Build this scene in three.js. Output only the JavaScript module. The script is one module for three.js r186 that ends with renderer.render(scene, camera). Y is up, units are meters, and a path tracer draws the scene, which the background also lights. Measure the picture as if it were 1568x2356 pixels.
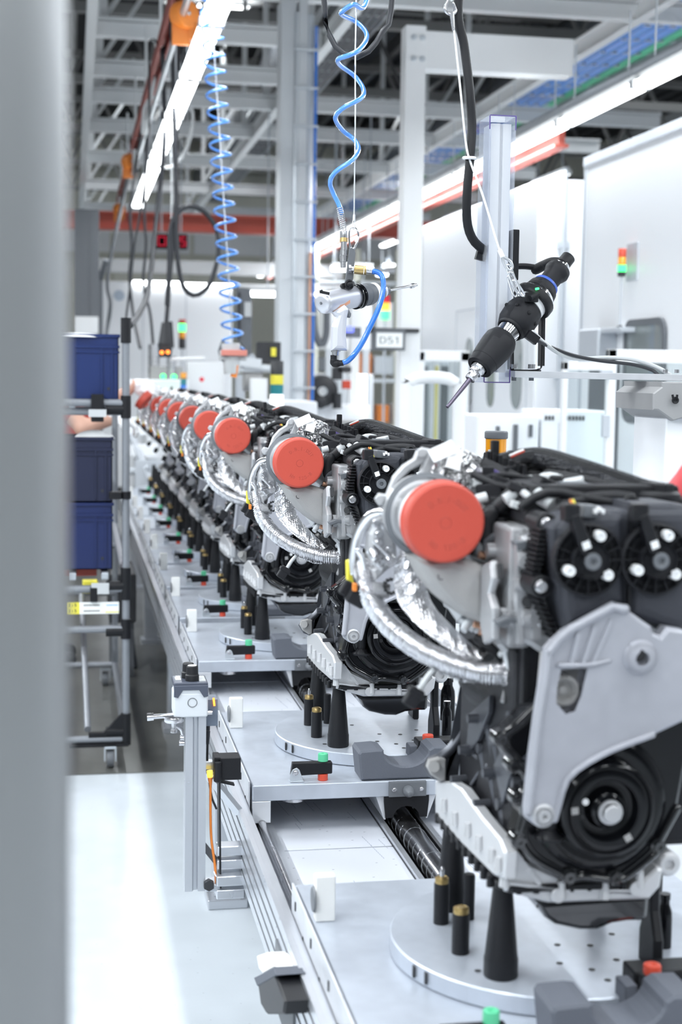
import * as THREE from 'three';
import { RoundedBoxGeometry } from 'three/addons/geometries/RoundedBoxGeometry.js';
import { mergeGeometries } from 'three/addons/utils/BufferGeometryUtils.js';
import { MarchingCubes } from 'three/addons/objects/MarchingCubes.js';
import { RectAreaLightUniformsLib } from 'three/addons/lights/RectAreaLightUniformsLib.js';

// ---------- camera, lights, exposure ----------
const scene = new THREE.Scene();
scene.background = new THREE.Color(0x000000);
const camera = new THREE.PerspectiveCamera(2 * Math.atan(1178 / 3400) * 180 / Math.PI, 1568 / 2356, 0.05, 120);
{ // eye 1.62 m above the floor, turned a little to the right of the line and tilted down
  const m = new THREE.Matrix4().makeBasis(new THREE.Vector3(.98387, .0139, .17832), new THREE.Vector3(.00301, .99555, -.0942), new THREE.Vector3(-.17883, .09322, .97945));
  camera.quaternion.setFromRotationMatrix(m); camera.position.set(0, 1.62, 0);
  camera.focus = 3.42; camera.userData.fStop = 3.9;
}
const renderer = new THREE.WebGLRenderer({ antialias: true });
renderer.toneMapping = THREE.LinearToneMapping;
renderer.toneMappingExposure = 0.66;
renderer.shadowMap.enabled = true;
RectAreaLightUniformsLib.init();
const LAMP = 62, GLOW = 12, LAMP_COLOR = new THREE.Color(.90, .955, 1.0);

// ---------- helpers ----------
const V = (a) => new THREE.Vector3(a[0], a[1], a[2]);
let seed = 7; const rnd = () => { seed = (seed * 1664525 + 1013904223) >>> 0; return seed / 4294967296; };
const rr = (a, b) => a + (b - a) * rnd();
function norm(g) {
  if (g.index) g = g.toNonIndexed();
  for (const k of Object.keys(g.attributes)) if (!['position', 'normal', 'uv'].includes(k)) g.deleteAttribute(k);
  if (!g.attributes.normal) g.computeVertexNormals();
  if (!g.attributes.uv) g.setAttribute('uv', new THREE.BufferAttribute(new Float32Array(g.attributes.position.count * 2), 2));
  g.morphAttributes = {}; g.clearGroups(); return g;
}
function metreUV(g) { // uv in metres from the dominant direction of each face
  const p = g.attributes.position, n = g.attributes.normal, u = g.attributes.uv;
  for (let i = 0; i < p.count; i++) {
    const ax = Math.abs(n.getX(i)), ay = Math.abs(n.getY(i)), az = Math.abs(n.getZ(i));
    if (ay >= ax && ay >= az) u.setXY(i, p.getX(i), p.getZ(i)); else if (ax >= az) u.setXY(i, p.getZ(i), p.getY(i)); else u.setXY(i, p.getX(i), p.getY(i));
  }
  return g;
}
function mg(list, keepUV) {
  const a = (Array.isArray(list) ? list : [list]).flat(9).map(norm);
  const g = a.length === 1 ? a[0] : mergeGeometries(a);
  return keepUV ? g : metreUV(g);
}
const taken = {};
function numbered(n) { const k = taken[n] = (taken[n] ?? -1) + 1; return k ? n + '_' + String(k).padStart(3, '0') : n; }
function shadow(m) { m.castShadow = m.receiveShadow = true; return m; }
function tag(o, label, category, group, kind) { if (label) o.userData.label = label; if (category) o.userData.category = category; if (group) o.userData.group = group; if (kind) o.userData.kind = kind; return o; }
function T(name, label, category, pos = [0, 0, 0], turn = 0, group) {
  const o = new THREE.Group(); o.name = numbered(name); scene.add(o); o.position.set(...pos); o.rotation.y = turn; return tag(o, label, category, group);
}
const SPLIT = new Set('knock_boss pan_rib head_boss head_rib bracket_rim pan_boss pan_tab flange_stud coolant_line grey_line pipe_end hanger hanger_rod rail_hanger stand loom_wire wire sensor_pipe black_hose clip connector foot_plate inner_post upright vent parts upright_profile tool_bits nut end_cap cross_rail balance_hole hanger_plate_bolt rail_bed trough_edge inlet screw joint roller_rail status_light grip_dimple plug_pin gear spoke door_handle handle clamp_arm_set leg handle_bar plenum_bracket spring_coil label_plate sleeve sleeve_edge bolt_set'.split(' '));
function P(parent, name, geos, mat, label, keepUV) {
  if (Array.isArray(geos) && geos.length > 1 && SPLIT.has(name)) { let first; for (const g of geos) { const m = P(parent, name, [g], mat, label, keepUV); first ??= m; } return first; }
  const m = shadow(new THREE.Mesh(mg(geos, keepUV), mat)); m.name = name; if (label) m.userData.label = label; parent.add(m); return m;
}
function O(name, geos, mat, label, category, group, keepUV) { // a thing that is one mesh
  const m = shadow(new THREE.Mesh(mg(geos, keepUV), mat)); m.name = numbered(name); scene.add(m); return tag(m, label, category, group);
}
function S(name, geos, mat, parent) { const m = shadow(new THREE.Mesh(mg(geos), mat)); m.name = parent ? name : numbered(name); (parent || scene).add(m); if (!parent) m.userData.kind = 'structure'; return m; }
function SG(name) { const o = new THREE.Group(); o.name = numbered(name); o.userData.kind = 'structure'; scene.add(o); return o; }
function put(src, pos, label, group) { const c = src.clone(); c.name = numbered(src.name.replace(/_\d+$/, '')); c.position.set(...pos); scene.add(c); c.userData = { ...src.userData }; if (label) c.userData.label = label; if (group) c.userData.group = group; return c; }
// shapes
const bx = (w, h, d, x = 0, y = 0, z = 0, r = Math.min(.004, .16 * Math.min(w, h, d))) => (r > 0 ? new RoundedBoxGeometry(w, h, d, 1, r) : new THREE.BoxGeometry(w, h, d)).translate(x, y, z);
const pb = (w, h, d, x = 0, y = 0, z = 0) => new THREE.BoxGeometry(w, h, d).translate(x, y, z);
const span = (x0, x1, y0, y1, z0, z1, r) => bx(x1 - x0, y1 - y0, z1 - z0, (x0 + x1) / 2, (y0 + y1) / 2, (z0 + z1) / 2, r);
function orient(g, a, b) { const d = V(b).sub(V(a)); g.applyQuaternion(new THREE.Quaternion().setFromUnitVectors(new THREE.Vector3(0, 1, 0), d.clone().normalize())); return g.translate(a[0], a[1], a[2]); }
function cy(a, b, r1, r2 = r1, n = 16, open) { const L = V(b).sub(V(a)).length(); return orient(new THREE.CylinderGeometry(r2, r1, L, n, 1, !!open).translate(0, L / 2, 0), a, b); }
function rod(a, b, w, h = w) { const L = V(b).sub(V(a)).length(); return orient(bx(w, L, h, 0, L / 2, 0, 0), a, b); }
function rev(prof, a, dir, n = 32) { // profile [[radius, distance along dir]]
  const g = new THREE.LatheGeometry(prof.map((p) => new THREE.Vector2(Math.max(p[0], 1e-5), p[1])), n);
  const k = V(a).add(V(dir)); return orient(toFlat(g), a, [k.x, k.y, k.z]);
}
function toFlat(g) { // sharp edges where the profile turns
  g = g.toNonIndexed(); const p = g.attributes.position, n = g.attributes.normal, A = new THREE.Vector3(), B = new THREE.Vector3(), Cc = new THREE.Vector3(), N = new THREE.Vector3();
  for (let i = 0; i < p.count; i += 3) {
    A.fromBufferAttribute(p, i); B.fromBufferAttribute(p, i + 1); Cc.fromBufferAttribute(p, i + 2); N.copy(B).sub(A).cross(Cc.clone().sub(A)).normalize(); if (!(N.lengthSq() > .5)) continue;
    for (let j = 0; j < 3; j++) { B.fromBufferAttribute(n, i + j); if (B.dot(N) < .86) { const f = A.fromBufferAttribute(p, i + j); const r = Math.hypot(f.x, f.z), h = Math.hypot(N.x, N.z); if (r > 1e-4 && h > 1e-4) n.setXYZ(i + j, f.x / r * h * Math.sign(f.x * N.x + f.z * N.z || 1), N.y, f.z / r * h * Math.sign(f.x * N.x + f.z * N.z || 1)); else n.setXYZ(i + j, N.x, N.y, N.z); } }
  }
  return g;
}
function tb(pts, r, seg, n = 8, closed = false) {
  const c = new THREE.CatmullRomCurve3(pts.map(V), closed, 'catmullrom', .5); const L = c.getLength();
  const g = [new THREE.TubeGeometry(c, seg || Math.max(6, Math.min(160, Math.round(L / Math.max(.02, r * 1.5)))), r, n, closed)];
  if (!closed) for (const p of [pts[0], pts[pts.length - 1]]) g.push(new THREE.SphereGeometry(r * .99, n, 5).translate(...p));
  return g;
}
function shp(pts, holes) { const s = new THREE.Shape(pts.map((p) => new THREE.Vector2(p[0], p[1]))); for (const h of holes || []) s.holes.push(new THREE.Path(h.map((p) => new THREE.Vector2(p[0], p[1])))); return s; }
function exZ(pts, z0, z1, bev = .002, holes) { // outline in x, y pushed from z0 to z1
  bev = Math.min(bev, (z1 - z0) / 2.2);
  return new THREE.ExtrudeGeometry(shp(pts, holes), { depth: z1 - z0 - 2 * bev, bevelEnabled: bev > 0, bevelThickness: bev, bevelSize: bev, bevelOffset: -bev, bevelSegments: bev > .006 ? 3 : 1, curveSegments: 8 }).translate(0, 0, z0 + bev);
}
const exX = (pts, x0, x1, bev, holes) => exZ(pts.map((p) => [-p[0], p[1]]), x0, x1, bev, holes && holes.map((h) => h.map((p) => [-p[0], p[1]]))).rotateY(Math.PI / 2); // outline in z, y
const exY = (pts, y0, y1, bev, holes) => exZ(pts.map((p) => [p[0], -p[1]]), y0, y1, bev, holes && holes.map((h) => h.map((p) => [p[0], -p[1]]))).rotateX(-Math.PI / 2); // outline in x, z
const circ = (x, y, r, n = 20) => Array.from({ length: n }, (_, i) => [x + r * Math.cos(i / n * 6.28319), y + r * Math.sin(i / n * 6.28319)]);
const tor = (a, dir, R, r, n = 24, m = 8) => { const k = V(a).add(V(dir)); return orient(new THREE.TorusGeometry(R, r, m, n).rotateX(Math.PI / 2), a, [k.x, k.y, k.z]); };
const bolt = (a, dir, r, h = r) => [rev([[0, h], [r * .45, h], [r * .45, h * .55], [r * .8, h * .55], [r * .85, h * .95], [r, h * .8], [r, h * .25], [r * 1.25, h * .2], [r * 1.25, 0]], a, dir, 12)];
const hexn = (a, b, r) => cy(a, b, r, r, 6);
// ---------- materials ----------
function noiseTex(size, fn, srgb) {
  const d = new Uint8Array(size * size * 4);
  for (let y = 0; y < size; y++) for (let x = 0; x < size; x++) { const c = fn(x, y), i = (y * size + x) * 4; d[i] = c[0]; d[i + 1] = c[1]; d[i + 2] = c[2]; d[i + 3] = 255; }
  const t = new THREE.DataTexture(d, size, size); t.wrapS = t.wrapT = THREE.RepeatWrapping; t.magFilter = THREE.LinearFilter; t.minFilter = THREE.LinearMipmapLinearFilter; t.generateMipmaps = true; if (srgb) t.colorSpace = THREE.SRGBColorSpace; t.needsUpdate = true; return t;
}
function lattice(size, cells) { const g = Array.from({ length: cells * cells }, () => rnd()); return (x, y) => { const u = x / size * cells, v = y / size * cells, i = Math.floor(u), j = Math.floor(v), f = u - i, h = v - j, s = f * f * (3 - 2 * f), t = h * h * (3 - 2 * h), q = (a, b) => g[(b % cells) * cells + a % cells]; return (q(i, j) * (1 - s) + q(i + 1, j) * s) * (1 - t) + (q(i, j + 1) * (1 - s) + q(i + 1, j + 1) * s) * t; }; }
const n8 = lattice(256, 8), n32 = lattice(256, 32), n96 = lattice(256, 96), n4 = lattice(256, 4);
const tGrain = noiseTex(256, (x, y) => { const v = 255 * (.5 * n96(x, y) + .5 * rnd()); return [v, v, v]; });
const tWear = noiseTex(256, (x, y) => { const v = 255 * Math.min(1, .72 + .18 * n8(x, y) + .1 * n32(x, y)); return [v, v, v]; });
const tBlot = noiseTex(256, (x, y) => { const v = 222 + 33 * (.5 * n4(x, y) + .3 * n8(x, y) + .2 * n32(x, y)); return [v, v, v]; }, true);
const tDimple = noiseTex(256, (x, y) => { const u = (x % 16) / 16 - .5, v = ((y + (Math.floor(x / 16) % 2) * 8) % 16) / 16 - .5; const c = 255 * Math.max(0, 1 - (u * u + v * v) * 5); return [c, c, c]; });
const tCrumple = noiseTex(256, (x, y) => { const v = 255 * (.6 * Math.abs(n8(x, y) * 2 - 1) + .4 * Math.abs(n32(x, y) * 2 - 1)); return [v, v, v]; });
const rep = (t, r, r2 = r) => { const c = t.clone(); c.repeat.set(r, r2); c.needsUpdate = true; return c; };
const mat = (c, rough, metal = 0, extra = {}) => new THREE.MeshPhysicalMaterial({ color: Array.isArray(c) ? new THREE.Color().setRGB(...c) : new THREE.Color(c), roughness: rough, metalness: metal, side: THREE.DoubleSide, ...extra });
const gGrain = rep(tGrain, 14), gWear = rep(tWear, 3), gBlot = rep(tBlot, 2.2), gFine = rep(tGrain, 30);
const M = {
  alu: mat([.80, .82, .86], .45, .4, { roughnessMap: gWear, map: gBlot }),
  plate: mat([.58, .625, .70], .4, .35, { roughnessMap: gWear, map: gBlot }),
  profile: mat([.60, .62, .66], .36, .75, { roughnessMap: gWear }),
  cast: mat([.52, .525, .54], .46, .6, { bumpMap: gGrain, bumpScale: .0005, roughnessMap: gWear }),
  castBright: mat([.66, .665, .68], .44, .55, { bumpMap: gGrain, bumpScale: .0005 }), gloss: mat([.008, .0085, .01], .12, 0, { clearcoat: 1, clearcoatRoughness: .05 }),
  castGrey: mat([.40, .395, .39], .6, .35, { bumpMap: gGrain, bumpScale: .0008 }),
  bracket: mat([.50, .51, .56], .5, .5, { bumpMap: gFine, bumpScale: .0003, map: gBlot }),
  steel: mat([.68, .68, .7], .3, .95, { roughnessMap: gWear }),
  chrome: mat([.86, .86, .88], .14, 1),
  foil: mat([.76, .76, .78], .27, .95, { bumpMap: rep(tDimple, 12), bumpScale: .0012 }),
  foilHose: mat([.78, .78, .8], .25, .95),
  crumple: mat([.72, .72, .73], .17, 1, { bumpMap: rep(tCrumple, 8), bumpScale: .008 }),
  black: mat([.005, .0055, .007], .16, 0, { clearcoat: .28, clearcoatRoughness: .07, specularIntensity: .35 }),
  satin: mat([.008, .0085, .011], .36, 0, { specularIntensity: .6, bumpMap: gFine, bumpScale: .0003 }),
  plastic: mat([.012, .0125, .016], .46, 0, { specularIntensity: .6, bumpMap: gFine, bumpScale: .0004 }),
  cover: mat([.045, .048, .060], .48, 0, { specularIntensity: .7, bumpMap: gFine, bumpScale: .0006 }),
  rib: mat([.09, .095, .11], .36, .55), rackTube: mat([.25, .265, .29], .42, .3), block: mat([.012, .0125, .016], .34, .2, { specularIntensity: .6,  bumpMap: gGrain, bumpScale: .001 }),
  rubber: mat([.011, .0115, .014], .5, 0, { specularIntensity: .7 }),
  tape: mat([.016, .0175, .023], .42, 0, { bumpMap: rep(tCrumple, 6, 30), bumpScale: .004 }),
  cap: mat([.54, .072, .046], .5, 0, { bumpMap: gFine, bumpScale: .0002 }),
  white: mat([.86, .87, .88], .4), whiteBlock: mat([.84, .84, .82], .5, 0),
  machine: mat([.92, .935, .96], .42, 0), machineGrey: mat([.55, .58, .62], .45, .1), frameGrey: mat([.66, .69, .72], .5, .2),
  beam: mat([.8, .82, .83], .5, .05), beamDim: mat([.26, .26, .255], .6, .1), beamDark: mat([.11, .11, .11], .65, .1), deck: mat([.03, .03, .033], .8, .1), deckDark: mat([.02, .02, .022], .8),
  dark: mat([.028, .029, .033], .5), mid: mat([.14, .15, .165], .5, .1), cradle: mat([.105, .115, .14], .7, 0, { bumpMap: gGrain, bumpScale: .0006 }),
  brass: mat([.55, .40, .17], .35, .9), copper: mat([.72, .42, .28], .35, .9),
  blue: mat([.03, .19, .68], .25, 0, { clearcoat: .8, transmission: 0 }), blueLight: mat([.10, .33, .85], .28, 0, { clearcoat: .8 }),
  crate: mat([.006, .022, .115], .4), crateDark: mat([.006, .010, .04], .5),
  green: mat([.10, .52, .28], .45), red: mat([.62, .07, .035], .45), orange: mat([.85, .26, .04], .45), yellow: mat([.83, .74, .07], .5), amber: mat([.85, .34, .01], .25, 0, { clearcoat: .5 }),
  redPaint: mat([.30, .055, .04], .5, .1), redSteel: mat([.42, .085, .06], .5, .1), orangeWire: mat([.72, .22, .04], .5), purple: mat([.12, .09, .28], .4),
  galv: mat([.62, .66, .70], .42, .7, { roughnessMap: gWear }), cable: mat([.02, .022, .028], .5), cableGrey: mat([.55, .57, .58], .45), wire: mat([.66, .68, .7], .35, .8),
  sheath: mat([.92, .94, .98], .08, 0, { transmission: .85, thickness: 0, ior: 1.3 }), glass: mat([.93, .96, .96], .04, 0, { transmission: 1, thickness: 0, specularIntensity: .5 }), windowDark: mat([.22, .25, .25], .2, 0, { clearcoat: .5 }),
  skin: mat([.62, .36, .27], .55), glove: mat([.84, .84, .85], .8), shirt: mat([.6, .08, .06], .8), trousers: mat([.05, .06, .1], .85), hair: mat([.05, .035, .025], .7),
  teal: mat([.02, .22, .25], .4), floor: null,
};
const glow = (c, i) => new THREE.MeshStandardMaterial({ color: 0x111111, emissive: new THREE.Color().setRGB(...c), emissiveIntensity: i, roughness: .5 });
M.tube = glow([.95, .985, 1.0], GLOW); M.ledGreen = glow([.05, 1, .22], 5); M.ledRed = glow([1, .03, .08], 1.1); M.ledOrange = glow([1, .25, .03], 6); M.ledYellow = glow([1, .72, .1], 2.5); M.ledBlue = glow([.2, .25, 1], 3); M.ledWhite = glow([.92, .97, 1], 4);

// ---------- large structure ----------
{ // floor: pale glossy resin, a thin darker grey sheet over it further along
  const t = noiseTex(512, (x, y) => { const v = 226 + 10 * n8(x / 2, y / 2) + 8 * n32(x / 2, y / 2) - (rnd() < .0012 ? 26 : 0); return [v, v + 3, v + 5]; }, true); t.repeat.set(.5, .5);
  M.floor = mat([.70, .73, .76], .32, 0, { map: t, clearcoat: .2, clearcoatRoughness: .2 });
  S('floor', pb(24, .2, 60, 2, -.1, -18), M.floor);
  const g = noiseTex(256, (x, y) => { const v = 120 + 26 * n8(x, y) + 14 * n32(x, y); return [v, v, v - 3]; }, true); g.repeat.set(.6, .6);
  M.greyFloor = mat([.40, .40, .39], .28, 0, { map: g, clearcoat: .4, clearcoatRoughness: .14 });
  S('floor_grey_zone', pb(4.3, .004, 20, -.95, .002, -15.9), M.greyFloor);
}
S('wall_left', pb(.2, 8, 60, -10.1, 4, -18), mat([.45, .46, .46], .6));
S('wall_right', pb(.2, 8, 60, 14.1, 4, -18), M.beam);
S('wall_front', pb(24.4, 8, .2, 2, 4, 12.1), M.wallDim ??= mat([.22, .23, .24], .7));
const backWall = S('wall_back', pb(24.4, 8, .2, 2, 4, -38.1), mat([.7, .69, .6], .6));
{ // cladding panels on the far wall
  for (let i = 0; i < 12; i++) for (let j = 0; j < 3; j++) { const p = S('panel', bx(1.9, .95, .06, -6 + i * 2, 4.0 + j * 1.05, -37.97), j === 1 ? M.white : M.cream ??= mat([.74, .73, .64], .6), backWall); }
}
{ // roof: dark trapezoid sheet in strips
  const roof = SG('ceiling'); const g = [];
  for (let i = 0; i < 120; i++) g.push(pb(.2, .08, 60, -10 + i * .2 + .1, 7.85 + (i % 2) * .07, -18));
  S('roof_sheet', g, M.deck, roof); S('roof_slab', pb(24.4, .15, 60.4, 2, 8.1, -18), M.deckDark, roof);
}
// lattice trusses across the hall under the roof
for (let k = 0; k < 9; k++) {
  const z = -9 - k * 4.2, g = SG('roof_truss'), y0 = 5.7, y1 = 6.9, a = [], b = [];
  a.push(bx(20, .12, .12, 3, y0, z), bx(20, .12, .12, 3, y1, z));
  for (let x = -6; x < 12; x += 1.2) { b.push(rod([x, y0, z], [x + .6, y1, z], .05), rod([x + .6, y1, z], [x + 1.2, y0, z], .05)); }
  S('truss_chord', a, M.beamDim, g); S('truss_web', b, k % 2 ? M.beamDark : M.beamDim, g);
}
for (let k = 0; k < 12; k++) { // purlins along the hall
  S('roof_beam', bx(.1, .22, 42, -4 + k * 1.35, 7.2, -27), k % 3 ? M.beamDark : M.beamDim);
}
{ // ventilation ducts high under the roof
  for (const [x, y, r] of [[-2.2, 6.3, .35], [3.4, 6.5, .4], [7, 6.2, .45]]) S('ceiling_duct', [cy([x, y, -8], [x, y, -44], r, r, 20), ...[...Array(12)].map((_, i) => tor([x, y, -9 - i * 3], [0, 0, 1], r, .03, 20, 6))], M.mid);
}
// light steelwork three metres above the line: beams along and across
for (const x of [.18, 2.33, 4.72]) S('steel_beam', [bx(.09, .015, 30, x, 4.62, -19), bx(.09, .015, 30, x, 4.78, -19), bx(.02, .16, 30, x, 4.7, -19)], M.beam);
for (const [d, x1] of [[12.25, 9], [13.95, 2.3], [15.8, 2.3], [17.3, 7], [19.4, 7], [22.2, 7], [25.5, 7], [29, 7], [33, 7]]) {
  S('steel_beam', [bx(x1 - .2, .13, .12, (x1 + .2) / 2, 4.70, -d), bx(x1 - .2, .03, .2, (x1 + .2) / 2, 4.79, -d)], M.beam);
  for (const x of [.3, 2.2, 4.6]) if (x < x1) S('steel_hanger', [rod([x, 4.8, -d], [x, 7.1, -d], .06), rod([x, 4.8, -d], [x + .5, 5.6, -d - .2], .04)], M.beam);
}
// open mesh cable trays with blue and grey lines on them
for (const [x, y, w] of [[5.55, 4.98, .7], [3.1, 5.5, .5], [-.9, 5.2, .5]]) {
  const t = SG('ceiling_cable_tray'), g = [bx(.02, .1, 26, x - w / 2, y, -21), bx(.02, .1, 26, x + w / 2, y, -21)];
  for (let z = -8.2; z > -33; z -= .6) g.push(bx(w, .02, .04, x, y - .04, z, 0));
  S('tray', g, M.galv, t);
  for (let i = 0; i < 5; i++) S('cable', cy([x - w * .36 + i * w * .18, y, -8], [x - w * .36 + i * w * .18, y, -34], .06, .06, 8), i < 4 && x > 5 ? M.blueLight : i === 4 && x > 5 ? M.green : M.mid, t);
}
// the two posts behind the line
{ // pale boxed post with galvanised pipes
  const g = SG('steel_column');
  S('column_face', [span(1.66, 1.78, 0, 4.6, -12.3, -12.05), span(1.80, 1.87, 0, 4.6, -12.22, -12.02)], M.frameGrey, g);
  S('column_pipe', [cy([1.79, 0, -12.05], [1.79, 4.5, -12.05], .025), cy([1.895, 0, -12.1], [1.895, 4.5, -12.1], .03), cy([1.925, 0, -12.16], [1.925, 4.5, -12.16], .02)], M.galv, g);
  S('column_pipe', cy([1.915, 0, -12.04], [1.915, 2.6, -12.04], .012), M.copper, g); S('column_pipe', cy([1.945, 0, -12.06], [1.945, 4.4, -12.06], .014), M.blue, g);
  const h = []; for (let y = .3; y < 4.4; y += .3) h.push(bx(.2, .018, .02, 1.86, y, -11.99)); S('pipe_clip', h, M.galv, g);
}
{ // white portal: post and cross member with bolted joint
  const g = SG('portal_frame');
  S('portal_post', [span(2.215, 2.355, 0, 3.96, -10.1, -9.95)], M.white, g);
  S('portal_beam', [span(2.24, 3.4, 3.68, 3.93, -10.12, -9.96)], M.white, g);
  S('joint_bolt', [[2.27, 3.88], [2.27, 3.74], [2.33, 3.88], [2.33, 3.74]].map(([x, y]) => bolt([x, y, -9.95], [0, 0, 1], .016)), M.galv, g);
}

// ---------- fluorescent rows: tube fixtures that light the hall ----------
const lightFix = (() => {
  const t = T('ceiling_light', 'x', 'light');
  P(t, 'housing', [bx(.05, .05, 1.44, 0, .055, 0)], M.beam);
  P(t, 'diffuser', [bx(.12, .05, 1.34, 0, .005, 0, .02)], M.tube, 'glowing white tube cover');
  P(t, 'end_cap', [bx(.13, .05, .03, 0, .01, .69), bx(.13, .05, .03, 0, .01, -.69)], M.beam);
  P(t, 'hanger', [cy([0, .08, .5], [0, .5, .5], .006, .006, 6), cy([0, .08, -.5], [0, .5, -.5], .006, .006, 6)], M.galv);
  return t;
})();
const ORD = ['first', 'second', 'third', 'fourth', 'fifth', 'sixth', 'seventh', 'eighth', 'ninth', 'tenth', 'eleventh', 'twelfth', 'thirteenth', 'fourteenth', 'fifteenth', 'sixteenth', 'seventeenth', 'eighteenth', 'nineteenth', 'twentieth'];
let usedFix = false;
function lamp(x, y, z, label, group, power = 1) {
  const L = new THREE.RectAreaLight(LAMP_COLOR, LAMP * power, .12, 1.34); L.position.set(x, y - .03, z); L.rotation.x = -Math.PI / 2; scene.add(L); L.name = numbered('tube_lamp');
  if (!usedFix) { usedFix = true; lightFix.position.set(x, y, z); tag(lightFix, label, 'light', group); return; }
  put(lightFix, [x, y, z], label, group);
}
const VIS = 4.9; // fixtures nearer than this pass overhead, out of the picture
let k1 = 0, k2 = 0;
for (let i = 0; i < 15; i++) { const z = 4.4 - i * 1.42; lamp(.7, 3.37, z, z > -VIS ? 'bright tube light hung over the engine line, out of the picture overhead' : `bright tube light over the engine line, ${ORD[k1++]} from the top of the picture`, z > -VIS ? 'tube lights overhead out of the picture' : 'tube lights above the engine line', .38); }
for (let i = 0; i < 21; i++) { const z = 2.0 - i * 1.42; lamp(3.38, 3.37, z, z > -8.2 ? 'bright tube light above the white machine wall, out of the picture overhead' : `bright tube light of the row by the white machine wall, ${ORD[k2++]} from the picture edge`, z > -8.2 ? 'tube lights overhead out of the picture' : 'tube lights by the machine wall'); }
for (let i = 0; i < 8; i++) lamp(-2.1, 3.37, 4.4 - i * 2.2, 'bright tube light above the grey floor beside the racks, out of the picture', 'tube lights overhead out of the picture', 4.2);
for (let i = 0; i < 6; i++) lamp(6.2, 4.2, -4 - i * 5, 'bright tube light hung behind the white machine wall, out of the picture', 'tube lights behind the machine wall', 1.6);
for (const [x, z] of [[-5, -6], [-5, -16], [9, -6], [9, -18], [2, -22], [2, -30], [-3, -28], [7, -30], [3, 6], [-4, 4], [9, 4], [-2, -1], [3, 0]]) { // wide unseen fill lamps added under the roof to brighten the hall
  const t = T('hall_fill_lamp', 'added square fill lamp high between the roof trusses', 'light', [x, 7.0, z], 0, 'added fill lamps under the roof'); P(t, 'housing', bx(1.3, .1, 1.3, 0, .1, 0), M.beam); P(t, 'lens', bx(1.2, .03, 1.2, 0, .03, 0), M.tube, 'glowing lens');
  const L = new THREE.RectAreaLight(LAMP_COLOR, 36, 1.2, 1.2); L.position.set(x, 6.97, z); L.rotation.x = -Math.PI / 2; scene.add(L);
}
S('ceiling_conduit', [cy([3.42, 3.49, -4], [3.42, 3.49, -27], .045, .045, 10), cy([.62, 3.62, 3], [.62, 3.62, -15.8], .02, .02, 8)], M.galv);
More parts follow.
